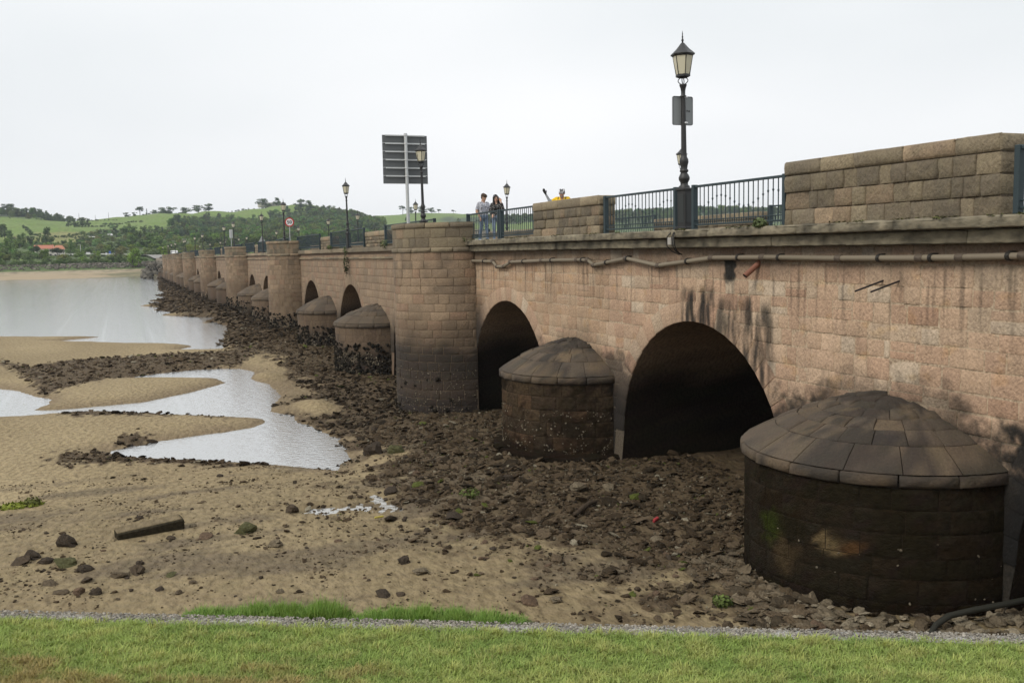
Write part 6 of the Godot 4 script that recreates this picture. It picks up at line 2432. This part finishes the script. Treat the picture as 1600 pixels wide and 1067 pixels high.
	scatter("boulders", "grey boulders protecting the far bank and the bridge's end", [rock_mesh(71, 8, 0.7).mesh(M.rock), rock_mesh(72, 8, 0.8).mesh(M.rock)], where, tints, M.rock)

func house(called: String, label: String, x0: float, x1: float, t: float, y0: float, eave: float, ridge: float, hip: float, wallc: Color, roofc: Color, wins: int, group := "") -> void:
	var h := thing(called, label, "house", V((x0 + x1) * 0.5, y0, t), 0.0, group)
	var w := x1 - x0
	var d := w * 0.8
	var e := eave - y0
	var mb := MB.new()
	mb.box(Vector3(0, e * 0.5 - 0.5, -d * 0.5), Vector3(w, e + 1.0, d), wallc)
	obj("wall", mb, M.plain, h)
	mb = MB.new()
	var o := 0.3
	var r := ridge - y0
	var a := [Vector3(-w / 2 - o, e - 0.1, o), Vector3(w / 2 + o, e - 0.1, o), Vector3(w / 2 + o, e - 0.1, -d - o), Vector3(-w / 2 - o, e - 0.1, -d - o)]
	var p := Vector3(-w / 2 - o + hip, r, -d / 2)
	var q := Vector3(w / 2 + o - hip, r, -d / 2)
	mb.fquad(a[0], a[1], q, p, roofc)
	mb.fquad(a[2], a[3], p, q, roofc)
	mb.ftri(a[1], a[2], q, roofc if hip > 0 else wallc)
	mb.ftri(a[3], a[0], p, roofc if hip > 0 else wallc)
	mb.fquad(a[3], a[2], a[1], a[0], roofc * 0.7)
	obj("roof", mb, M.plain, h)
	for k in wins:
		for fl in 2:
			if e < 2.0 and fl == 1:
				continue
			mb = MB.new()
			mb.box(Vector3(lerpf(-w / 2, w / 2, (k + 0.5) / wins), e * (0.25 + 0.5 * fl), 0.0), Vector3(w / wins * 0.36, e * 0.22, 0.08), Color(0.03, 0.03, 0.035))
			obj("window", mb, M.plain, h)

func vehicle(label: String, at: Vector3, turn: float, van: bool) -> void:
	var c := thing("parked_van" if van else "parked_car", label, "van" if van else "car", at, turn)
	var l := 5.0 if van else 4.0
	var hh := 2.2 if van else 1.4
	var pr := [Vector2(-l / 2, 0.35), Vector2(-l / 2, hh * 0.6), Vector2(-l / 2 + 0.25, hh), Vector2(l * 0.16, hh), Vector2(l * 0.36, hh * 0.6), Vector2(l / 2, hh * 0.5), Vector2(l / 2, 0.35)]
	var mb := MB.new()
	var n := pr.size()
	for k in n:
		var a: Vector2 = pr[k]
		var b: Vector2 = pr[(k + 1) % n]
		mb.fquad(Vector3(-0.9, a.y, a.x), Vector3(0.9, a.y, a.x), Vector3(0.9, b.y, b.x), Vector3(-0.9, b.y, b.x), Color(0.75, 0.75, 0.74))
	for s in [-1.0, 1.0]:
		for k in range(1, n - 1):
			if s > 0:
				mb.ftri(Vector3(s * 0.9, pr[0].y, pr[0].x), Vector3(s * 0.9, pr[k].y, pr[k].x), Vector3(s * 0.9, pr[k + 1].y, pr[k + 1].x), Color(0.75, 0.75, 0.74))
			else:
				mb.ftri(Vector3(s * 0.9, pr[0].y, pr[0].x), Vector3(s * 0.9, pr[k + 1].y, pr[k + 1].x), Vector3(s * 0.9, pr[k].y, pr[k].x), Color(0.75, 0.75, 0.74))
	obj("body", mb, M.gloss, c)
	mb = MB.new()
	mb.box(Vector3(0, hh * 0.78, 0.0), Vector3(1.84, hh * 0.25, l * 0.5), Color(0.02, 0.022, 0.025), 0.02)
	obj("window", mb, M.gloss, c)
	for s in [-0.82, 0.82]:
		for z in [-l * 0.3, l * 0.3]:
			mb = MB.new()
			mb.lathe([Vector2(0, -0.1), Vector2(0.33, -0.1), Vector2(0.33, 0.1), Vector2(0, 0.1)], 12, Color(0.015, 0.015, 0.015), Transform3D(Basis(Vector3.BACK, PI / 2), Vector3(s, 0.33, z)))
			obj("wheel", mb, M.plain, c)

func pole(called: String, label: String, cat: String, at: Vector3, h: float, r: float, col: Color) -> Node3D:
	var t := thing(called, label, cat, at)
	var mb := MB.new()
	mb.tube([Vector3(0, -0.5, 0), Vector3(0, h, 0)], [r, r * 0.7], 8, col)
	obj("post", mb, M.plain, t)
	return t

func far_things() -> void:
	house("house", "white two storey house with long red tiled roof across the river", -33.3, -26.2, 456, 0.2, 3.7, 5.25, 0.0, Color(0.55, 0.52, 0.46), Color(0.36, 0.13, 0.075), 4)
	house("house", "lower house with hipped orange roof beside the long red roof", -25.7, -21.4, 450, 0.0, 3.4, 5.0, 1.2, Color(0.5, 0.47, 0.42), Color(0.4, 0.17, 0.095), 3)
	house("house", "long pale low building on top of the wooded hill", 133, 158, 988, 47.0, 49.9, 50.7, 0.0, Color(0.42, 0.4, 0.34), Color(0.3, 0.26, 0.2), 7)
	house("house", "small white house among trees on the skyline saddle", -31, -25, 914, 30.5, 32.3, 33.3, 0.0, Color(0.7, 0.69, 0.66), Color(0.55, 0.5, 0.46), 3)
	var t := thing("garden_wall", "low white garden wall with posts beside the red roofed houses", "wall", V(-18, -0.6, 441))
	var mb := MB.new()
	mb.box(Vector3(0, 0.3, 0), Vector3(5.2, 1.2, 0.3), Color(0.66, 0.65, 0.62), 0.02)
	obj("wall", mb, M.plain, t)
	for k in 5:
		mb = MB.new()
		mb.box(Vector3(-2.4 + k * 1.2, 0.75, 0), Vector3(0.4, 2.0 - 0.2 * (k % 2), 0.4), Color(0.68, 0.67, 0.64), 0.02)
		obj("pillar", mb, M.plain, t)
	var p := pole("street_lamp", "tall pale street light by the road in front of the hedge", "street lamp", V(-15.2, 0.2, 451), 4.9, 0.14, Color(0.5, 0.5, 0.48))
	mb = MB.new()
	mb.box(Vector3(-0.5, 4.9, 0), Vector3(1.2, 0.12, 0.3), Color(0.5, 0.5, 0.48), 0.02)
	obj("arm", mb, M.plain, p)
	var q := [[-30.5, 916, 31.5, 6.0, "leftmost of three thin poles on the skyline saddle"], [-17.5, 911, 31.5, 4.0, "middle of three thin poles on the skyline saddle"], [-6.9, 928, 32.0, 6.3, "rightmost of three thin poles on the skyline saddle"]]
	for s in q:
		pole("utility_pole", s[4], "pole", V(s[0], s[2] - 1.0, s[1]), s[3] + 1.0, 0.16, Color(0.1, 0.095, 0.09))
	pole("utility_pole", "pale pole among the trees behind the red roofed houses", "pole", V(-48.5, 1.0, 495), 6.0, 0.12, Color(0.4, 0.39, 0.36))
	for s in [[-12.4, 455, 0.2, Vector2(1.6, 0.9), Color(0.7, 0.7, 0.7), "white road sign board beside the pale street light"], [-5.1, 446.6, -0.2, Vector2(0.7, 0.9), Color(0.65, 0.68, 0.7), "small white road sign left of the blue one"], [-3.7, 452, 0.4, Vector2(0.9, 1.1), Color(0.05, 0.12, 0.4), "tall blue road sign near the bridge's far end"], [-1.2, 450.5, -0.2, Vector2(1.3, 1.3), Color(0.03, 0.08, 0.35), "larger blue road sign nearest the bright green tree"]]:
		p = pole("road_sign", s[5], "road sign", V(s[0], s[2], s[1]), 1.4, 0.06, Color(0.4, 0.4, 0.4))
		mb = MB.new()
		mb.box(Vector3(0, 1.2, 0.1), Vector3(s[3].x, s[3].y, 0.05), s[4], 0.01)
		obj("plate", mb, M.plain, p)
	vehicle("white car on the winding hill road", V(-4.8, hill_y(-4.8, 659)[0] + 1.1, 659), 0.5, false)
	vehicle("white van crossing the far end of the bridge", B(14.6, 0.15, 292), 0.0, true)
	# the causeway that carries the road off the bridge
	mb = MB.new()
	for s in [[10.5, -6.2], [11.6, -1.2], [20.6, -1.2], [22.5, -6.2]]:
		for z in [296.0, 350.0]:
			mb.p(V(s[0], s[1] + (0.25 if s[1] > -2 else 0.0), z), Color(0.2, 0.17, 0.13))
	for k in 3:
		mb.quad(k * 2, k * 2 + 2, k * 2 + 3, k * 2 + 1)
	tag(obj("causeway", mb, M.far_stone), "stone faced causeway joining the bridge to the far bank", "", "", "structure")
